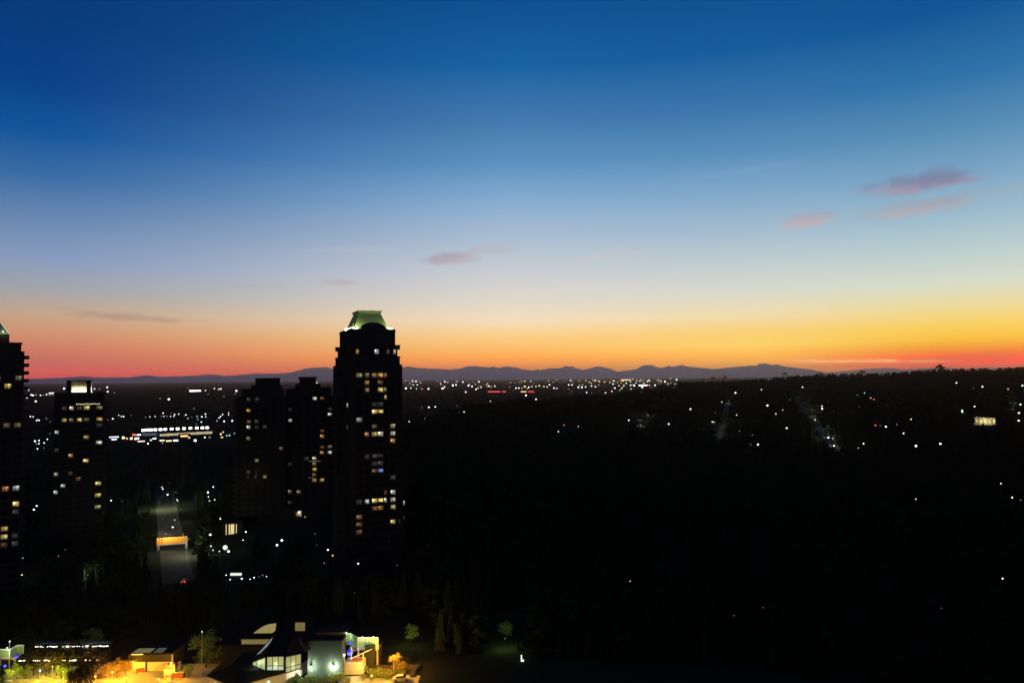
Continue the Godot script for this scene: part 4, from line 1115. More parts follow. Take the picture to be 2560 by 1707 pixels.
func screen_wall(t: Node3D, pts: Array, y0: float, y1: float) -> void:
	# white frame with pale green panes between posts
	for i in pts.size() - 1:
		var a: Vector3 = pts[i]
		var b: Vector3 = pts[i + 1]
		var w := a.distance_to(b)
		var x := Transform3D(Basis(Vector3.UP, atan2(a.z - b.z, b.x - a.x)), a)
		var o := part("glass_pane", MB.new().span(Vector3(0.1, y0, -0.03), Vector3(w - 0.1, y1, 0.03)).done(), M.green_pane, t)
		o.transform = x
		var f := MB.new()
		f.span(Vector3(-0.1, y1, -0.12), Vector3(w + 0.1, y1 + 0.22, 0.12))
		f.span(Vector3(-0.1, y0 - 0.15, -0.1), Vector3(w + 0.1, y0, 0.1))
		f.span(Vector3(-0.1, y0, -0.1), Vector3(0.1, y1, 0.1))
		if i == pts.size() - 2: f.span(Vector3(w - 0.1, y0, -0.1), Vector3(w + 0.1, y1, 0.1))
		part("pane_frame", f.done(), M.white_paint, t).transform = x

func blue_lamp(at: Vector3, r: float, label: String) -> void:
	var t := thing("blue_lamp", label, "lamp", at)
	part("lamp", ball_mesh(r, 12, 8), M.blue_lamp, t)
	part("bracket", MB.new().tube(Vector3(0, -r, 0), Vector3(0, -r - 0.5, -0.3), 0.05, 0.05, 6).done(), M.pole, t)
	omni(Vector3(0, 0, r + 0.15), Color(0.02, 0.05, 1.0), 4.0, 0.1, 15.0, t)

func hall() -> void:
	var t := thing("community_hall", "dark-roofed hall with glowing glass lanterns in the foreground", "building", Vector3.ZERO)
	var A := Vector2(-74.5, -186.3)
	var B := Vector2(-65.8, -180.0)
	var C := Vector2(-56.4, -188.2)
	var D := Vector2(-52.5, -200.0)
	var E := Vector2(-74.0, -200.0)
	part("wall", MB.new().prism([E, D, C, B, A], 0, 3.3).done(), M.cream_wall, t)
	# skirt roof from the eaves up to the lantern
	var eave := []
	var mid := Vector2(-64.5, -191.5)
	for v in [E, D, C, B, A]: eave.append(mid + (v - mid) * 1.07)
	part("skirt_roof", MB.new().prism(eave, 3.32, 5.1, 0.62, Vector2(-61.5, -190.5)).done(), M.dark_roof, t)
	var g := MB.new()
	for e in [[A, B], [B, C]]:
		var p: Vector2 = mid + (e[0] - mid) * 1.072
		var q: Vector2 = mid + (e[1] - mid) * 1.072
		g.tube(Vector3(p.x, 3.34, p.y), Vector3(q.x, 3.34, q.y), 0.09, 0.09, 6)
	part("gutter", g.done(), M.pole, t)
	# windows in the two street fronts
	for e in [[A, B, 0.22, 0.9, true], [A, B, 0.5, 0.9, false], [A, B, 0.78, 0.9, true], [B, C, 0.2, 1.0, true], [B, C, 0.42, 1.0, true], [B, C, 0.62, 1.6, true]]:
		var a := Vector3(e[0].x, 0, e[0].y)
		var b := Vector3(e[1].x, 0, e[1].y)
		var o := part("window", pane_mesh(e[3], 1.5), lit("white", 2) if e[4] else M.dark_glass, t)
		o.position = a.lerp(b, e[2]) + Vector3(0, 1.7, 0)
		o.rotation.y = atan2(a.z - b.z, b.x - a.x)
		o.position += o.basis.z * 0.06
	# front lantern: three glazed faces of panes between dark mullions
	var faces := [[Vector3(-64.6, 5.0, -188.0), Vector3(-60.4, 5.0, -184.7), 0.8, 3.1, 3, "lantern_green", false], [Vector3(-60.0, 5.0, -184.6), Vector3(-55.9, 5.0, -184.6), 3.4, 3.4, 3, "lantern_yellow", true], [Vector3(-55.5, 4.3, -184.7), Vector3(-52.6, 4.3, -187.6), 3.9, 3.6, 3, "lantern_olive", true]]
	for f in faces:
		var a: Vector3 = f[0]
		var b: Vector3 = f[1]
		var n: int = f[4]
		var out := (b - a).cross(Vector3.UP).normalized() * -1.0
		if out.z < 0: out = -out
		for k in n:
			var p := a.lerp(b, (k + 0.04) / n)
			var q := a.lerp(b, (k + 0.96) / n)
			var h0 := lerpf(f[2], f[3], (k + 0.04) / n)
			var h1 := lerpf(f[2], f[3], (k + 0.96) / n)
			for half in ([[0.0, 0.3], [0.34, 1.0]] if f[6] else [[0.0, 1.0]]):
				var m := MB.new()
				var c := [p + Vector3(0, h0 * half[0], 0), p + Vector3(0, h0 * half[1], 0), q + Vector3(0, h1 * half[1], 0), q + Vector3(0, h1 * half[0], 0)]
				m.quad(c[0], c[1], c[2], c[3])
				var back := []
				for v in c: back.append(v - out * 0.06)
				m.quad(back[3], back[2], back[1], back[0])
				part("lantern_window", m.done(), M[f[5] + ("_low" if half[1] < 0.5 else "")], t)
		var fr := MB.new()
		for k in n + 1:
			var p := a.lerp(b, float(k) / n)
			fr.tube(p, p + Vector3(0, lerpf(f[2], f[3], float(k) / n), 0), 0.09, 0.09, 4)
		fr.tube(a, b, 0.12, 0.12, 4)
		fr.tube(a + Vector3(0, f[2], 0), b + Vector3(0, f[3], 0), 0.16, 0.16, 4)
		if f[6]: fr.tube(a + Vector3(0, f[2] * 0.32, 0), b + Vector3(0, f[3] * 0.32, 0), 0.1, 0.1, 4)
		part("lantern_frame", fr.done(), M.frame_dark, t)
		omni((a + b) / 2 + out * 0.7 + Vector3(0, 1.2, 0), Color(0.85, 1.0, 0.5), 4.5, 0.6, 20.0, t)
	# roof of the lantern running back to a ridge
	var r := MB.new()
	var L := Vector3(-65.4, 5.7, -188.6)
	var F1 := Vector3(-60.6, 8.35, -184.0)
	var F2 := Vector3(-55.4, 8.6, -184.0)
	var R := Vector3(-51.8, 8.1, -188.0)
	var K1 := Vector3(-60.2, 11.4, -193.5)
	var K2 := Vector3(-56.0, 11.4, -193.5)
	var BL := Vector3(-66.0, 5.2, -199.0)
	var BR := Vector3(-51.0, 6.0, -199.0)
	r.tri(F1, L, K1); r.quad(F1, K1, K2, F2); r.tri(F2, K2, R); r.tri(L, BL, K1); r.quad(K1, BL, BR, K2); r.tri(K2, BR, R)
	part("lantern_roof", r.done(), M.dark_roof, t)
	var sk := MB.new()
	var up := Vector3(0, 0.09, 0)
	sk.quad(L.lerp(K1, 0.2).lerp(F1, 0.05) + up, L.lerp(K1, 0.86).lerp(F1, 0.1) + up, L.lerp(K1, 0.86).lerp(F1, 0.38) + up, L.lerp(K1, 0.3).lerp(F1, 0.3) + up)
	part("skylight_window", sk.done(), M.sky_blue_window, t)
	# rear hall with clerestories
	slab(t, "rear_wall", Vector3(-82.0, 0, -222.0), Vector3(-50.0, 4.4, -203.5), M.dark_wall)
	slab(t, "rear_roof", Vector3(-82.6, 4.4, -222.4), Vector3(-49.4, 4.8, -203.0), M.dark_roof)
	for q in [[603, 673, 1598, 1613, 203.4, 7, "clerestory"], [737, 762, 1556, 1577, 206.0, 2, "clerestory"], [735, 753, 1602, 1612, 203.2, 1, "clerestory_bright"]]:
		var p := at_depth(q[0], q[3], q[4])
		var e := at_depth(q[1], q[2], q[4])
		var n: int = q[5]
		slab(t, "clerestory_box", Vector3(p.x - 0.4, 4.8, -q[4] - 7.0), Vector3(e.x + 0.4, e.y + 0.5, -q[4] - 0.1), M.dark_roof)
		slab(t, "clerestory_roof", Vector3(p.x - 0.7, e.y + 0.5, -q[4] - 7.3), Vector3(e.x + 0.7, e.y + 0.75, -q[4] + 0.9), M.dark_roof)
		for k in n:
			var x0 := lerpf(p.x, e.x, (k + 0.03) / n)
			var x1 := lerpf(p.x, e.x, (k + 0.97) / n)
			var o := part("clerestory_window", pane_mesh(x1 - x0, e.y - p.y), M[q[6]], t, Vector3((x0 + x1) / 2, (e.y + p.y) / 2, -q[4] - 0.02))
	slab(t, "clerestory_box", Vector3(-70.4, 4.8, -213.0), Vector3(-64.0, 8.6, -206.2), M.dark_roof)
	for q in [[[628, 1590], [628, 1586], [643, 1575], [643, 1590]], [[643.5, 1590], [643.5, 1575], [656, 1566], [656, 1590]], [[656.5, 1590], [656.5, 1566], [672, 1560], [672, 1588]], [[672.5, 1587], [672.5, 1560], [690, 1558], [687, 1577]]]:
		var c := []
		for e in q: c.append(at_depth(e[0], e[1], 206.0))
		part("clerestory_window", MB.new().quad_box(c[0], c[3], c[2], c[1]).done(), M.clerestory_bright, t)
	# plain side wall with two lamps
	slab(t, "side_wall", Vector3(-52.3, 0, -196.0), Vector3(-43.6, 9.2, -192.6), M.green_wall)
	slab(t, "side_wall_coping", Vector3(-52.5, 9.2, -196.2), Vector3(-43.4, 9.5, -192.4), M.dark_roof)
	for px in [775, 832]:
		var p := at_depth(px, 1667, 192.0)
		var lamp := part("wall_lamp", MB.new().span(Vector3(-0.2, -0.16, 0), Vector3(0.2, 0.2, 0.3)).done(), M.frame_dark, t, Vector3(p.x, p.y + 0.3, -192.55))
		part("lamp_glass", ball_mesh(0.22, 10, 6), M.flood_lamp, lamp, Vector3(0, -0.3, 0.6))
		part("lamp_arm", MB.new().tube(Vector3(0, 0, 0.2), Vector3(0, -0.12, 0.6), 0.04, 0.04, 5).done(), M.frame_dark, lamp)
		omni(Vector3(p.x, p.y, -191.95), Color(0.92, 1.0, 0.8), 44.0, 0.2, 30.0, t)
	# red and orange bays behind, reached from the walkway
	for q in [[817, 836, 1594, 1604, "lit_window_red"], [839, 853, 1595, 1604, "lit_window_red"], [787, 799, 1596, 1606, "lit_window_amber"]]:
		var p := at_depth(q[0], q[3], 202.0)
		var e := at_depth(q[1], q[2], 202.0)
		part("window", pane_mesh(e.x - p.x, e.y - p.y), M[q[4]], t, Vector3((p.x + e.x) / 2, (p.y + e.y) / 2, -201.9))
	slab(t, "walkway_wall", Vector3(-53.0, 0, -206.0), Vector3(-45.0, 8.2, -202.0), M.dark_wall)
	slab(t, "walkway_ledge", Vector3(-51.5, 4.9, -201.95), Vector3(-45.2, 5.2, -200.9), M.white_paint)

func entrance_pavilion() -> void:
	var t := thing("glass_entrance", "white-framed pale green glass entrance beside the lamp-lit wall", "building", Vector3.ZERO)
	var P := func(px: float, d: float) -> Vector3: return Vector3((px - 1280.0) / FOCAL * d * 0.998, 0, -d)
	var a: Vector3 = P.call(853.0, 203.0)
	screen_wall(t, [a, P.call(876.0, 203.0), P.call(894.0, 199.6), P.call(917.0, 199.6), P.call(943.0, 199.6)], 4.7, 7.4)
	slab(t, "base_wall", Vector3(a.x, 0, -206.5), Vector3(P.call(943.0, 199.6).x, 4.4, -203.3), M.dark_wall)
	slab(t, "floor_slab", Vector3(a.x + 2.6, 4.2, -203.2), Vector3(P.call(944.0, 199.6).x, 4.5, -199.3), M.concrete)
	for px in [896.0, 942.0]: slab(t, "pier", P.call(px, 199.9) - Vector3(0.2, 0, 0.2), P.call(px, 199.9) + Vector3(0.2, 4.2, 0.2), M.concrete)
	slab(t, "service_box", P.call(912.0, 198.4) + Vector3(0, 3.0, -0.6), P.call(936.0, 198.4) + Vector3(0, 6.0, 0.6), M.dark_wall)
	slab(t, "service_stand", P.call(913.0, 198.4) + Vector3(0, 0, -0.5), P.call(935.0, 198.4) + Vector3(0, 3.0, 0.5), M.dark_wall)
	# lower porch, pale wall under a sloped rail
	var w := MB.new()
	w.span(Vector3(-43.3, 0, -198.0), Vector3(-38.7, 3.2, -194.6))
	part("porch_wall", w.done(), M.cream_wall, t)
	part("porch_rail", MB.new().tube(Vector3(-42.0, 3.7, -195.2), Vector3(-38.8, 5.2, -195.2), 0.12, 0.12, 6).tube(Vector3(-38.8, 5.2, -195.2), Vector3(-38.8, 3.2, -195.2), 0.1, 0.1, 6).tube(Vector3(-38.8, 5.2, -195.2), Vector3(-37.0, 5.3, -197.5), 0.1, 0.1, 6).done(), M.white_paint, t)
	part("porch_panel", MB.new().span(Vector3(-41.6, 3.2, -195.4), Vector3(-38.9, 4.0, -195.3)).done(), M.brick_red, t)
	part("stair_post", MB.new().tube(Vector3(-42.0, 3.2, -196.0), Vector3(-42.0, 6.4, -196.0), 0.12, 0.12, 6).tube(Vector3(-40.4, 3.2, -196.5), Vector3(-40.4, 6.0, -196.5), 0.1, 0.1, 6).done(), M.white_paint, t)
	# light over the panes and on the porch
	for q in [[865.0, 201.6, 8.2, 4.6], [905.0, 198.2, 8.2, 4.6], [932.0, 198.2, 8.2, 4.6]]:
		var p: Vector3 = P.call(q[0], q[1]) + Vector3(0, q[2], 0)
		var f := part("eave_lamp", box_mesh(Vector3(0.4, 0.1, 0.2)), M.flood_lamp_soft, t, p)
		part("lamp_arm", MB.new().tube(Vector3(0, 0.1, 0), Vector3(0, -0.7, -1.3), 0.04, 0.04, 5).done(), M.pole, f)
		omni(p - Vector3(0, 0.15, 0), Color(0.8, 1.0, 0.55), q[3], 0.2, 20.0, t)
	blue_lamp(at_depth(874, 1631, 193.4), 0.74, "large blue globe lamp in front of the glass entrance")
	blue_lamp(at_depth(875, 1607, 197.5), 0.34, "small blue lamp above the large blue globe")
	lamp_column(at_depth(860, 1660, 194.3) * Vector3(1, 0, 1), 5.3, "white lamp post beside the large blue globe lamp", Color(1, 0.98, 0.95), M.flood_lamp, 6.0, Vector3(0.4, 0.46, 0.4))
	# the same kind of entrance at the far left
	var l := thing("glass_entrance", "white-framed pale green glass entrance at the left edge, by two blue lamps", "building", Vector3.ZERO)
	screen_wall(l, [P.call(10.0, 197.6), P.call(37.0, 197.6), P.call(55.0, 200.6), P.call(70.0, 200.6)], 4.0, 5.9)
	slab(l, "base_wall", P.call(12.0, 199.0) + Vector3(0, 0, -2), P.call(54.0, 199.0) + Vector3(0, 3.7, -1.4), M.dark_wall)
	slab(l, "floor_slab", P.call(12.0, 198.6) + Vector3(0, 3.5, -2), P.call(54.0, 198.6) + Vector3(0, 3.85, 1.2), M.concrete)
	for px in [14.0, 50.0]: slab(l, "pier", P.call(px, 198.0) - Vector3(0.2, 0, 0.2), P.call(px, 198.0) + Vector3(0.2, 3.5, 0.2), M.concrete)
	var lp: Vector3 = P.call(30.0, 196.6) + Vector3(0, 6.8, 0)
	var lf := part("eave_lamp", box_mesh(Vector3(0.4, 0.1, 0.2)), M.flood_lamp_soft, l, lp)
	part("lamp_arm", MB.new().tube(Vector3(0, 0.1, 0), Vector3(0, -0.7, -1.0), 0.04, 0.04, 5).done(), M.pole, lf)
	omni(lp - Vector3(0, 0.15, 0), Color(0.8, 1.0, 0.55), 5.0, 0.2, 20.0, l)
	lamp_column(P.call(36.0, 198.8), 7.9, "white lamp mast above the glass entrance at the left edge", Color(0.9, 1, 0.9), M.lamp_white_soft, 3.0, Vector3(0.4, 0.46, 0.4))
	blue_lamp(at_depth(41, 1641, 196.0), 0.36, "blue lamp under the glass entrance at the left edge")
	blue_lamp(at_depth(11, 1665, 194.0), 0.36, "blue lamp lowest at the left edge, above the yellow-lit bushes")

func lit_canopies() -> void:
	# three long shelters with tube lamps under glass roofs, behind the trees at the left
	var rows := [[88, 272, 1616, 204.0, "farthest and brightest", 22], [112, 242, 1632, 200.0, "middle", 16], [46, 246, 1651, 195.0, "nearest", 22]]
	for r in rows:
		var a := at_depth(r[0], r[2] + 2.0, r[3])
		var b := at_depth(r[1], r[2] - 4.0, r[3])
		var y := (a.y + b.y) / 2
		var t := thing("shelter", "long shelter with tube lamps behind the trees, %s of three rows" % r[4], "shelter", Vector3(a.x, 0, a.z))
		var w: float = b.x - a.x
		for k in 5: part("post", MB.new().tube(Vector3(w * k / 4.0, 0, -0.6), Vector3(w * k / 4.0, y + 0.6, -0.6), 0.08, 0.08, 6).done(), M.pole, t)
		for k in 8: part("roof_pane", MB.new().span(Vector3(w * k / 8.0 + 0.05, y + 0.6, -1.6), Vector3(w * (k + 1) / 8.0 - 0.05, y + 0.66, 0.1)).done(), M.roof_glass, t)
		part("beam", MB.new().span(Vector3(-0.2, y + 0.42, -0.7), Vector3(w + 0.2, y + 0.6, -0.5)).done(), M.pole, t)
		var n: int = r[5]
		for k in n:
			if (k * 7 + int(r[2])) % 9 == 0 or (r[2] > 1620 and (k * 5 + int(r[2])) % 7 < 3): continue
			var bright: bool = r[2] < 1620 and k in [8, 9, 15, 16]
			part("tube_lamp", box_mesh(Vector3(w / n - 0.12 - 0.3 * ((k * 13) % 5) / 5.0, 0.34 if bright else 0.13 + 0.02 * (k % 4), 0.26)), M.tube_lamp if r[2] != 1632 or k % 4 == 1 else M.tube_lamp_dim, t, Vector3(w * (k + 0.5) / n, y + 0.05 * sin(k * 2.1), 0.25))
		omni(Vector3(w * 0.4, y - 0.3, 0.5), Color(1.0, 0.86, 0.7), 2.2, 0.4, 20.0, t)
		omni(Vector3(w * 0.75, y - 0.3, 0.5), Color(1.0, 0.86, 0.7), 2.2, 0.4, 20.0, t)

func gatehouse() -> void:
	var a := at_height(342, 1678, 0)
	var b := at_height(431, 1676, 0)
	var w := b.x - a.x
	var t := thing("gatehouse", "flat-roofed gatehouse with an orange-lit front and two skylights", "building", a)
	slab(t, "wall", Vector3(-1.2, 0, -0.5), Vector3(w, 4.6, -0.05), M.cream_wall)
	slab(t, "rear_wall", Vector3(-1.0, 0, -7.5), Vector3(w - 0.2, 4.6, -0.5), M.dark_wall)  # sides and back coloured dark to stand for their shade
	slab(t, "roof", Vector3(-1.6, 4.6, -7.9), Vector3(w + 0.4, 5.0, 1.4), M.dark_roof)
	slab(t, "fascia", Vector3(-1.6, 2.9, 1.3), Vector3(w + 0.4, 4.6, 1.5), M.frame_dark)
	for k in 3: slab(t, "door_panel", Vector3(2.7 + k * 2.1, 0.05, -0.04), Vector3(4.7 + k * 2.1, 2.0, 0.06), M.cream_wall)
	for k in 4: part("window", pane_mesh(1.2, 0.6), M.lantern_olive, t, Vector3(3.3 + k * 1.45, 2.45, 0.0))
	slab(t, "downpipe", Vector3(2.2, 0, 0.0), Vector3(2.5, 2.9, 0.25), M.frame_dark)
	var s := part("skylight_window", MB.new().quad_box(Vector3(-0.9, 5.02, 0.9), Vector3(3.6, 5.02, 0.9), Vector3(4.1, 5.45, -1.1), Vector3(-0.2, 5.45, -1.1)).done(), M.skylight, t)
	part("skylight_window", MB.new().quad_box(Vector3(4.4, 5.02, 0.9), Vector3(6.8, 5.02, 0.9), Vector3(7.1, 5.45, -1.3), Vector3(5.0, 5.45, -1.3)).done(), M.skylight_dim, t)
	part("skylight_lamp", box_mesh(Vector3(3.0, 0.3, 0.1)), M.lantern_olive_low, t, Vector3(0.7, 4.86, 1.58))
	# kiosk
	var kp := at_height(408, 1697, 0)
	var k2 := thing("ticket_kiosk", "small kiosk lit orange beside the gatehouse drive", "kiosk", kp, 0.1)
	slab(k2, "wall", Vector3(0, 0.9, -2.0), Vector3(2.7, 2.6, 0), M.cream_wall)
	for x in [0.1, 1.25, 2.3]: slab(k2, "leg", Vector3(x, 0, -0.4), Vector3(x + 0.3, 0.9, -0.05), M.cream_wall)
	slab(k2, "leg", Vector3(0.1, 0, -2.0), Vector3(2.6, 0.9, -1.7), M.cream_wall)
	part("roof", MB.new().prism([Vector2(-0.2, -2.2), Vector2(2.9, -2.2), Vector2(2.9, 0.2), Vector2(-0.2, 0.2)], 2.6, 3.3, 0.75, Vector2(1.8, -1.6)).done(), M.brick_red, k2)
	slab(k2, "hatch", Vector3(0.9, 1.3, 0.0), Vector3(1.9, 2.2, 0.05), M.white_paint)
	var wall := thing("planter_wall", "low dark red brick planter right of the kiosk", "planter", at_height(428, 1696, 0))
	slab(wall, "box", Vector3(0, 0, -1.2), Vector3(2.9, 1.35, 0), M.brick_red)
	slab(wall, "coping", Vector3(-0.1, 1.35, -1.3), Vector3(3.0, 1.45, 0.1), M.concrete)
	var col := thing("entrance_column", "pale column standing behind the brick planter", "column", at_height(447, 1682, 0))
	slab(col, "shaft", Vector3(-0.28, 0, -0.28), Vector3(0.28, 2.6, 0.28), M.cream_wall)
	slab(col, "capital", Vector3(-0.38, 2.6, -0.38), Vector3(0.38, 2.8, 0.38), M.cream_wall)
	var tr := thing("low_table", "dark low bench by the gatehouse wall, left of the drive", "bench", at_height(350, 1682, 0), 0.5)
	slab(tr, "seat", Vector3(-1.0, 0.42, -0.4), Vector3(1.0, 0.55, 0.4), M.brick_red)
	slab(tr, "backrest", Vector3(-1.0, 0.55, -0.4), Vector3(1.0, 1.1, -0.28), M.brick_red)
	for x in [-0.9, 0.75]: slab(tr, "leg", Vector3(x, 0, -0.35), Vector3(x + 0.15, 0.42, 0.35), M.frame_dark)

func foreground() -> void:
	hall()
	entrance_pavilion()
	lit_canopies()
	gatehouse()
	var orange := Color(1.0, 0.46, 0.025)
	var yellow := Color(1.0, 0.72, 0.04)
	# paving
	setting("forecourt", MB.new().span(Vector3(-132, 0.0, -203.0), Vector3(-74.5, 0.02, -168.0)).done(), M.paving)
	setting("forecourt", MB.new().span(Vector3(-44, 0.0, -193.6), Vector3(-24.0, 0.02, -168.0)).done(), M.paving)
	setting("kerb", MB.new().span(Vector3(-132, 0.0, -193.2), Vector3(-100.2, 0.16, -192.8)).done(), M.concrete)
	for k in 6: setting("marking", MB.new().span(Vector3(-116.0 + k * 2.7, 0.024, -191.9), Vector3(-115.85 + k * 2.7, 0.028, -187.0)).done(), M.paint)
	# lamp posts
	lamp_column(at_height(426, 1701, 0), 4.5, "bright lamp post in front of the kiosk", orange, M.pink_lamp, 140.0, Vector3(0.44, 0.46, 0.44))
	lamp_column(at_height(98, 1703, 0), 2.9, "short lamp post with a bright head by the yellow bushes", yellow, M.pink_lamp, 70.0, Vector3(0.4, 0.46, 0.4))
	lamp_column(at_height(129, 1709, 0), 4.4, "slim lamp post right of the short bright one", yellow, M.lamp_yellow_soft, 60.0, Vector3(0.3, 0.4, 0.3))
	lamp_column(at_height(984, 1689, 0), 5.2, "lamp post with an orange light among the round bushes", orange, M.sodium_lamp, 300.0, Vector3(0.34, 0.4, 0.34))
	lamp_column(at_height(503, 1691, 0), 11.4, "tall slim mast beside the hall", Color(0.8, 1.0, 0.4), M.lamp_green, 9.0, Vector3(0.3, 0.4, 0.3))
	lamp_column(at_height(906, 1700, 0), 3.4, "low lamp post at the foot of the porch wall", Color(1.0, 0.62, 0.08), M.pink_lamp, 60.0, Vector3(0.4, 0.4, 0.4))
	lamp_column(at_height(279, 1711, 0), 3.3, "sodium lamp glowing inside the tree crown by the gatehouse", Color(1.0, 0.4, 0.02), M.sodium_lamp, 260.0, Vector3(0.46, 0.46, 0.46))
	lamp_column(at_height(330, 1684, 0), 3.2, "sodium lamp at the corner of the gatehouse", Color(1.0, 0.5, 0.03), M.sodium_lamp, 110.0, Vector3(0.42, 0.42, 0.42))
	lamp_column(at_height(30, 1703, 0), 2.6, "yellow lamp among the bushes at the left edge", yellow, M.lamp_yellow_soft, 60.0, Vector3(0.3, 0.3, 0.3))
	lamp_column(at_height(156, 1703, 0), 2.6, "yellow lamp behind the round yellow bush", yellow, M.lamp_yellow_soft, 60.0, Vector3(0.3, 0.3, 0.3))
	# street lamps along the road just below the frame, whose light falls on the forecourt
	for q in [[-124.0, -182.0, 0.72, 110.0], [-112.0, -180.0, 0.68, 90.0], [-100.0, -182.0, 0.42, 300.0], [-92.0, -181.0, 0.46, 320.0], [-84.0, -180.0, 0.46, 260.0], [-71.0, -172.5, 0.62, 170.0], [-58.0, -176.0, 0.6, 160.0], [-34.0, -181.0, 0.48, 330.0]]:
		var c := lamp_column(Vector3(q[0], 0, q[1]), 5.2, "sodium street lamp on the road below the frame, lighting the forecourt", Color(1.0, q[2], 0.02), M.sodium_lamp, 0.0, Vector3(0.4, 0.4, 0.4))
		c.set_meta("group", "street lamps below the frame")
		var s := SpotLight3D.new()
		s.name = "lamp_light"
		s.light_color = srgb(Color(1.0, q[2], 0.02))
		s.light_energy = q[3]
		s.light_size = 0.12
		s.spot_angle = 76.0
		s.spot_range = 40.0
		s.spot_attenuation = 2.0
		s.shadow_enabled = true
		c.add_child(s, true)
		s.position = Vector3(0, 4.75, -0.35)
		s.rotation_degrees = Vector3(-72, 0, 0)
	var l := thing("path_light", "lone white L-shaped light in the black park right of centre", "lamp", at_height(1304, 1652, 0))
	part("post", MB.new().span(Vector3(-0.2, 0, -0.15), Vector3(0.15, 1.5, 0.15)).done(), M.lamp_white_soft, l)
	part("lamp", MB.new().span(Vector3(-0.2, -0.05, 0.16), Vector3(0.62, 0.45, 0.5)).done(), M.lamp_white_soft, l)
	omni(Vector3(0.2, 0.9, 0.8), Color(0.95, 0.97, 1.0), 0.5, 0.1, 10.0, l)
	# trees round the forecourt
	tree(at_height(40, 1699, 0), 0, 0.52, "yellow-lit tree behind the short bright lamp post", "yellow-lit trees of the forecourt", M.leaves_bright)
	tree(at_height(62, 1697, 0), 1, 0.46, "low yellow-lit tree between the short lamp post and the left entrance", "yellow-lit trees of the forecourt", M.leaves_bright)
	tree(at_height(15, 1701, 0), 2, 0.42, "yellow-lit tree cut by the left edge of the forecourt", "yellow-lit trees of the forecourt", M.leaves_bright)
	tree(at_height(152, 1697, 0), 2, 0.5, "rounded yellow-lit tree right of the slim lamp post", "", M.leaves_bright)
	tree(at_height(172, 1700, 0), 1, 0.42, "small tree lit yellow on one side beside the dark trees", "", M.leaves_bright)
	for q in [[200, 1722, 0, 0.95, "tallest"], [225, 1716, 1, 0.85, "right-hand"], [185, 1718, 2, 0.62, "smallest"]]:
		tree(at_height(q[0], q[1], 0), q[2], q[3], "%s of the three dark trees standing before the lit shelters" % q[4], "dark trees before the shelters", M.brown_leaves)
	tree(at_height(290, 1694, 0), 1, 0.62, "tree glowing orange around a sodium lamp by the gatehouse", "", M.lamplit_leaves, 0.6)
	tree(at_height(262, 1696, 0), 0, 0.5, "orange-lit tree left of the glowing one", "", M.lamplit_leaves, 2.0)
	tree(at_height(312, 1690, 0), 2, 0.56, "orange-lit tree against the gatehouse corner", "", M.lamplit_leaves, 1.2)
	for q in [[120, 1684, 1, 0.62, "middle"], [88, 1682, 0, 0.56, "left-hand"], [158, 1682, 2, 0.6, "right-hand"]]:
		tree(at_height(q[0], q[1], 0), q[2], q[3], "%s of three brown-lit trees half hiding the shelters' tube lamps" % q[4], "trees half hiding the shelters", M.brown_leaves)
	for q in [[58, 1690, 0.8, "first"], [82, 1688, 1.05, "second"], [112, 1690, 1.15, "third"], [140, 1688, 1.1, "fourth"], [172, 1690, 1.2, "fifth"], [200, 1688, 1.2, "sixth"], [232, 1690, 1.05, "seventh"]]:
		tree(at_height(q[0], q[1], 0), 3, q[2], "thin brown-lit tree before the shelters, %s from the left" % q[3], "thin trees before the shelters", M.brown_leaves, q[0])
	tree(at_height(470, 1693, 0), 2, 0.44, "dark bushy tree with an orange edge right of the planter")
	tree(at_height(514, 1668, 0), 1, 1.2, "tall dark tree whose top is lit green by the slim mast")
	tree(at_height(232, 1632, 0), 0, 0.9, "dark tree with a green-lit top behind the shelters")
	tree(at_height(990, 1676, 0), 1, 0.56, "small tree with an orange-lit crown behind the lamp post among the bushes", "", M.lamplit_leaves)
	tree(at_height(1008, 1684, 0), 2, 0.44, "small orange-lit tree above the parked car", "", M.lamplit_leaves)
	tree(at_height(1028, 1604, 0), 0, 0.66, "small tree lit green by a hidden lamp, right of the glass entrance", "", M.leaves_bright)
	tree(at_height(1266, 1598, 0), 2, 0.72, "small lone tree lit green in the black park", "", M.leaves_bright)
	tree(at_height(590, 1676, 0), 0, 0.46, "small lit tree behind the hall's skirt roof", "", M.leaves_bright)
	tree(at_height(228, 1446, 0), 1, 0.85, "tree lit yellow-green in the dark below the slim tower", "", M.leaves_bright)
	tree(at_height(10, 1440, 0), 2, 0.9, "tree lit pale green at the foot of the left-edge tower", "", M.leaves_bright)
	for q in [[1022, 1568, 215.0, 13.0], [1262, 1566, 213.0, 18.0], [588, 1660, 199.0, 4.0], [226, 1422, 285.0, 20.0], [12, 1415, 285.0, 20.0]]:
		var p := at_depth(q[0], q[1], q[2])
		var c := thing("garden_lamp", "small garden lamp %s" % {1022: "lighting the green tree right of the entrance", 1262: "lighting the lone green tree in the park", 588: "lighting the small tree behind the hall", 226: "under the yellow-green tree below the slim tower", 12: "by the pale green tree at the left edge"}[int(q[0])], "lamp", Vector3(p.x, 0, p.z + 2.0))
		part("post", MB.new().tube(Vector3.ZERO, Vector3(0, 3.0, 0), 0.05, 0.05, 6).done(), M.pole, c)
		part("lamp", ball_mesh(0.12, 8, 5), M.lamp_dim, c, Vector3(0, 3.1, 0))
		omni(Vector3(0, 3.1, 0), Color(0.7, 1.0, 0.3) if q[0] > 1000 else Color(0.85, 1.0, 0.55), q[3], 0.1, 20.0, c)
	# bushes
	var n := 0
	var nth := ["first", "second", "third", "fourth", "fifth", "sixth", "seventh", "eighth", "ninth", "tenth", "eleventh", "twelfth", "last"]
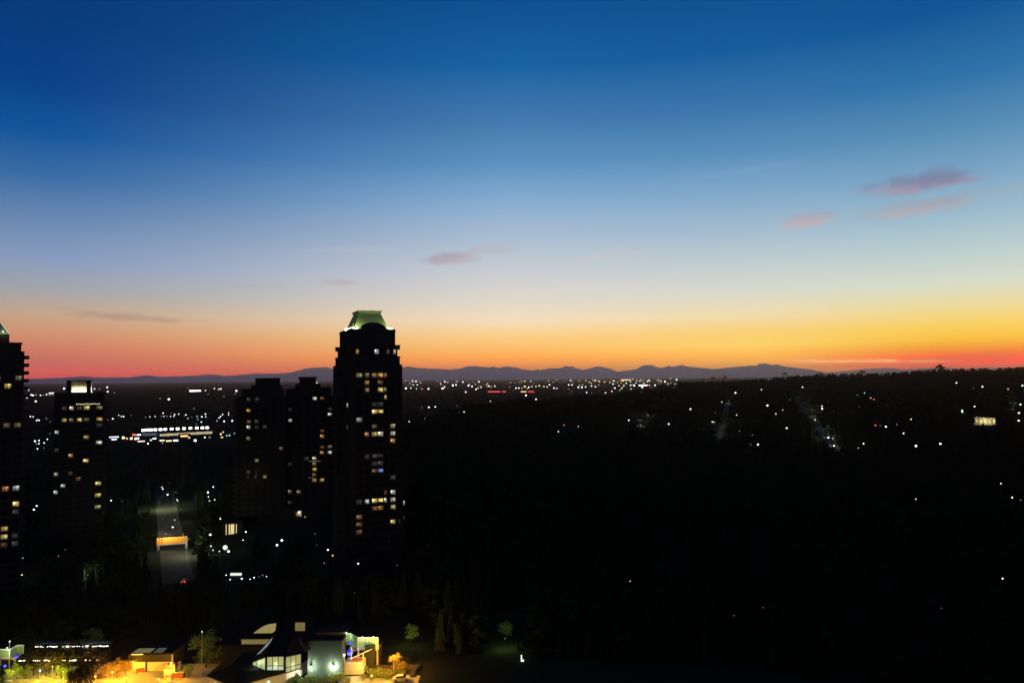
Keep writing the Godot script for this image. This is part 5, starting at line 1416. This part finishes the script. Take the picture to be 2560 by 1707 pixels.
	for q in [[908, 1690, 1.0], [912, 1672, 1.1], [925, 1680, 1.0], [930, 1692, 1.0], [940, 1684, 1.1], [948, 1672, 0.8], [955, 1687, 1.2], [960, 1674, 0.7], [968, 1690, 1.3], [975, 1677, 0.8], [985, 1684, 0.8], [1000, 1680, 1.3], [1010, 1676, 1.1]]:
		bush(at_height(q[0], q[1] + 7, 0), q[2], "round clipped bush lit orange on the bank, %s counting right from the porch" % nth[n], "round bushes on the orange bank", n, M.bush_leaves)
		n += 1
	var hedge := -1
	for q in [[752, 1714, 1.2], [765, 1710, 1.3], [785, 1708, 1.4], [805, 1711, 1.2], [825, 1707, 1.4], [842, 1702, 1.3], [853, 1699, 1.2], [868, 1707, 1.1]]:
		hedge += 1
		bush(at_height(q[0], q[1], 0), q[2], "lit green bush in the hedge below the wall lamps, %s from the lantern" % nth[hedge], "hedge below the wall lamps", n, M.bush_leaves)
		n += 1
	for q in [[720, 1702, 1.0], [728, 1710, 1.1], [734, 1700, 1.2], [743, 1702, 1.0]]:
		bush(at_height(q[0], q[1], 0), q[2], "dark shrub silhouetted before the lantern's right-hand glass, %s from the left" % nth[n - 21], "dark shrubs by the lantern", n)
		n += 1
	small_car(at_height(1003, 1702, 0), 0.15, "car lit orange by the lamp post on the bank", M.car_silver)
	# low bank under the bushes
	setting("bank", MB.new().prism([Vector2(-38.0, -200.0), Vector2(-24.0, -200.0), Vector2(-25.0, -192.4), Vector2(-37.6, -192.4)], 0.0, 0.5, 0.9, Vector2(-31, -196)).done(), M.earth_bare)
	# lit portico between the towers
	var p := at_height(578, 1344, 0)
	var o := thing("lit_portico", "yellow-lit portico of tall columns below the twin-crowned block", "building", p, 0.2)
	slab(o, "wall", Vector3(-4, 0, -5), Vector3(5, 7.2, -1.0), M.dark_wall)
	for q in [[-2.6, 0.3], [-1.2, 0.5], [0.2, 1.6], [2.0, 0.3]]: part("lit_window", box_mesh(Vector3(q[1], 5.6, 0.2)), M.show_window_0, o, Vector3(q[0], 3.4, -0.85))  # lamplit columns, their light put in as glowing strips
	slab(o, "roof", Vector3(-4.4, 7.2, -5.4), Vector3(5.4, 7.6, 0.4), M.dark_roof)
	for x in [-3.4, 1.3, 4.4]: slab(o, "column", Vector3(x, 0, -0.4), Vector3(x + 0.35, 7.2, 0.0), M.dark_wall)
	var d := at_height(562, 1388, 0)
	var gl := thing("globe_sign", "round white glowing disc sign below the lit portico", "sign", d)
	part("post", MB.new().tube(Vector3.ZERO, Vector3(0, 2.4, 0), 0.12, 0.1, 6).done(), M.pole, gl)
	part("lamp_disc", MB.new().tube(Vector3(0, 3.3, -0.15), Vector3(0, 3.3, 0.15), 1.0, 1.0, 24).done(), M.disc_lamp, gl)
	var sg := thing("sign_board", "long white glowing sign board in the dark below the portico", "sign", at_height(589, 1452, 0))
	for x in [-1.8, 1.7]: part("post", MB.new().tube(Vector3(x, 0, 0), Vector3(x, 2.1, 0), 0.07, 0.07, 6).done(), M.pole, sg)
	part("lamp_panel", MB.new().span(Vector3(-2.1, 2.0, -0.15), Vector3(2.1, 2.9, 0.15)).done(), M.disc_lamp, sg)

func materials() -> void:
	mat("tower_wall", 0.024, 0.023, 0.022, 0.9, 0.0, 0.05)
	mat("tower_trim", 0.034, 0.033, 0.032, 0.8, 0.0, 0.05)
	var g := mat("dark_glass", 0.012, 0.014, 0.016, 0.12)
	g.metallic_specular = 0.2
	grained("copper", Color(0.12, 0.18, 0.09), Color(0.2, 0.27, 0.15), 6.0, 41, 0.7)
	mat("frame_dark", 0.02, 0.02, 0.02, 0.6)
	mat("pale_panel", 0.6, 0.58, 0.45, 0.8)
	mat("lamplit_panel", 0.55, 0.27, 0.04, 0.8)  # parapet colour carries the orange of the bridge lamps
	mat("pole", 0.06, 0.06, 0.06, 0.5, 0.3)
	mat("pole_pale", 0.4, 0.38, 0.34, 0.5)
	mat("bark", 0.06, 0.045, 0.03, 1.0)
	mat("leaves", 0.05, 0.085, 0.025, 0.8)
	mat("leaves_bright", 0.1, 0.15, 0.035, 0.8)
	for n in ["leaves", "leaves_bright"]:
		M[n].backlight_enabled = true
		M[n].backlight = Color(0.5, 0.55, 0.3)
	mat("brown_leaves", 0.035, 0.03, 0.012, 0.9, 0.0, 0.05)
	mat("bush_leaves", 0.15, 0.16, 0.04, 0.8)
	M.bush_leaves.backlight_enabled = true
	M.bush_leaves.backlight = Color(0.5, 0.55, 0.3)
	mat("lamplit_leaves", 0.16, 0.11, 0.03, 0.8)  # orange of the sodium lamps put into the leaf colour
	M.lamplit_leaves.backlight_enabled = true
	M.lamplit_leaves.backlight = Color(0.55, 0.5, 0.25)
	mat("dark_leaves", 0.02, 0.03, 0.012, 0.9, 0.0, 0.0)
	mat("conifer", 0.016, 0.024, 0.012, 0.95, 0.0, 0.0)
	mat("dark_wall", 0.03, 0.028, 0.026, 0.9, 0.0, 0.05)
	mat("dark_roof", 0.016, 0.016, 0.016, 0.9, 0.0, 0.0)
	grained("asphalt", Color(0.03, 0.03, 0.028), Color(0.05, 0.05, 0.046), 3.0, 42)
	grained("paving", Color(0.22, 0.2, 0.17), Color(0.32, 0.3, 0.26), 3.0, 43)
	grained("concrete", Color(0.25, 0.24, 0.22), Color(0.36, 0.35, 0.33), 2.0, 44)
	grained("cream_wall", Color(0.42, 0.38, 0.3), Color(0.52, 0.48, 0.39), 2.5, 45)
	grained("green_wall", Color(0.05, 0.07, 0.055), Color(0.09, 0.115, 0.09), 2.5, 46)
	grained("earth_bare", Color(0.05, 0.04, 0.03), Color(0.09, 0.075, 0.05), 2.0, 47)
	grained("dark_paving", Color(0.035, 0.035, 0.03), Color(0.06, 0.06, 0.055), 2.0, 48)
	mat("pale_wall", 0.45, 0.43, 0.36, 0.9)
	mat("brick_red", 0.2, 0.07, 0.045, 0.9)
	mat("white_paint", 0.75, 0.76, 0.72, 0.6)
	mat("paint", 0.7, 0.7, 0.66, 0.8)
	mat("green_pane", 0.3, 0.44, 0.24, 0.5)
	mat("rubber", 0.02, 0.02, 0.02, 0.9)
	mat("car_dark", 0.03, 0.03, 0.035, 0.35)
	mat("car_silver", 0.35, 0.34, 0.33, 0.35, 0.2)
	var rg := mat("roof_glass", 0.5, 0.55, 0.5, 0.1)
	rg.transparency = BaseMaterial3D.TRANSPARENCY_ALPHA
	rg.albedo_color.a = 0.12
	# things that give light
	glow("flood_lamp", 1.0, 0.98, 0.86, 6.0)
	glow("flood_lamp_soft", 0.95, 1.0, 0.8, 1.6)
	glow("hip_lamp", 0.9, 1.0, 0.72, 0.6)
	glow("warm_lamp", 1.0, 0.85, 0.5, 2.2)
	glow("string_lamp", 0.8, 0.8, 0.7, 0.5)
	glow("lamp_white", 0.95, 0.97, 1.0, 4.0)
	glow("lamp_white_soft", 0.95, 1.0, 0.95, 1.1)
	glow("lamp_yellow", 1.0, 0.84, 0.45, 2.2)
	glow("lamp_yellow_soft", 1.0, 0.86, 0.32, 1.0)
	glow("lamp_orange", 1.0, 0.5, 0.2, 2.0)
	glow("lamp_red", 1.0, 0.1, 0.06, 2.2)
	glow("lamp_blue", 0.72, 0.82, 1.0, 3.2)
	glow("lamp_cyan", 0.3, 0.85, 0.9, 1.6)
	glow("lamp_green", 0.6, 1.0, 0.45, 1.6)
	glow("lamp_pink", 1.0, 0.72, 0.62, 2.0)
	glow("lamp_dim", 0.85, 0.88, 0.8, 0.6)
	glow("lot_lamp", 0.98, 1.0, 0.98, 5.0)
	glow("sodium_lamp", 1.0, 0.6, 0.12, 4.0)
	glow("pink_lamp", 1.0, 0.86, 0.72, 2.6)
	glow("tube_lamp", 1.0, 0.93, 0.82, 2.4)
	glow("tube_lamp_dim", 1.0, 0.9, 0.6, 0.7)
	glow("blue_lamp", 0.01, 0.03, 1.0, 0.9)
	glow("disc_lamp", 0.95, 0.97, 0.85, 0.95)
	glow("show_window_0", 1.0, 0.8, 0.36, 0.8)
	glow("show_window_1", 0.9, 0.85, 0.5, 0.55)
	glow("show_window_2", 1.0, 0.72, 0.4, 0.65)
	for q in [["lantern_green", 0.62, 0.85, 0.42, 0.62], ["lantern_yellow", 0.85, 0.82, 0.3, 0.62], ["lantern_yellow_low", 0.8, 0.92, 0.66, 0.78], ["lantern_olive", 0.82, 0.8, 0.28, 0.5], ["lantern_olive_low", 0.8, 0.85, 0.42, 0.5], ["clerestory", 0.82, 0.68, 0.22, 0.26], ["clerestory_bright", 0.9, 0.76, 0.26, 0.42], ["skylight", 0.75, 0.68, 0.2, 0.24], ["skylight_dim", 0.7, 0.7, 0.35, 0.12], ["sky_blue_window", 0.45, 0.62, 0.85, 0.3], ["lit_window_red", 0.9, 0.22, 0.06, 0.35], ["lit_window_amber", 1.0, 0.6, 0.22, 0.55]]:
		var m := glow(q[0], q[1], q[2], q[3], q[4])
		m.emission_texture = noise_tex(50, 0.03, Color(0.55, 0.55, 0.55), Color(1, 1, 1), 64)
		m.emission_operator = BaseMaterial3D.EMISSION_OP_MULTIPLY
func _ready() -> void:
	rng.seed = 7
	bumps.seed = 5
	bumps.frequency = 0.002
	var cam := Camera3D.new()
	cam.name = "camera"
	cam.position = CAM
	cam.rotation_degrees = Vector3(2.8, 0, -0.52)
	cam.fov = rad_to_deg(2.0 * atan(853.5 / FOCAL))
	cam.near = 0.5
	cam.far = 200000.0
	add_child(cam)
	cam.current = true
	cam_basis = cam.transform.basis
	var env := Environment.new()
	env.background_mode = Environment.BG_SKY
	var sky := Sky.new()
	var air := PanoramaSkyMaterial.new()
	air.panorama = ImageTexture.create_from_image(sky_image())
	sky.sky_material = air
	env.sky = sky
	env.tonemap_mode = Environment.TONE_MAPPER_LINEAR
	env.tonemap_exposure = 1.0
	env.sdfgi_enabled = true
	env.ssao_enabled = true
	env.ssil_enabled = true
	var we := WorldEnvironment.new()
	we.environment = env
	add_child(we)
	# what is left of the sun: on the horizon, outside the frame on the right
	var sun := DirectionalLight3D.new()
	sun.name = "afterglow_sun"
	sun.light_color = Color(1.0, 0.55, 0.3)
	sun.light_energy = 0.02
	sun.light_angular_distance = 3.0
	sun.shadow_enabled = true
	sun.rotation_degrees = Vector3(-1.0, -SUN_ROUND + 180.0, 0)
	add_child(sun)
	# haze that fades the far plain and the mountains
	env.volumetric_fog_enabled = true
	env.volumetric_fog_density = 1.8e-5
	env.volumetric_fog_albedo = Color(1.0, 0.93, 0.86)
	env.volumetric_fog_anisotropy = 0.85

	materials()
	grained("earth", Color(0.012, 0.014, 0.009), Color(0.028, 0.032, 0.02), 700.0, 40, 1.0, 0.01).metallic_specular = 0.0
	mat("hazed_rock", 0.48, 0.52, 0.66, 1.0, 0.0, 0.0)  # pale blue of the distant air painted into the mountain colour
	setting("ground", ground_mesh(), M.earth)
	setting("mountain_range", range_mesh(RIDGE, 45000.0, 3), M.hazed_rock)
	setting("mountain_range", range_mesh(RIDGE_FAR, 50000.0, 4), M.hazed_rock)
	street()
	domed_tower()
	twin_tower()
	lantern_tower()
	edge_tower()
	footbridge()
	make_trees()
	foreground()
	car_lot()
	scatter_lamps()
	skyline_trees()
	woods()
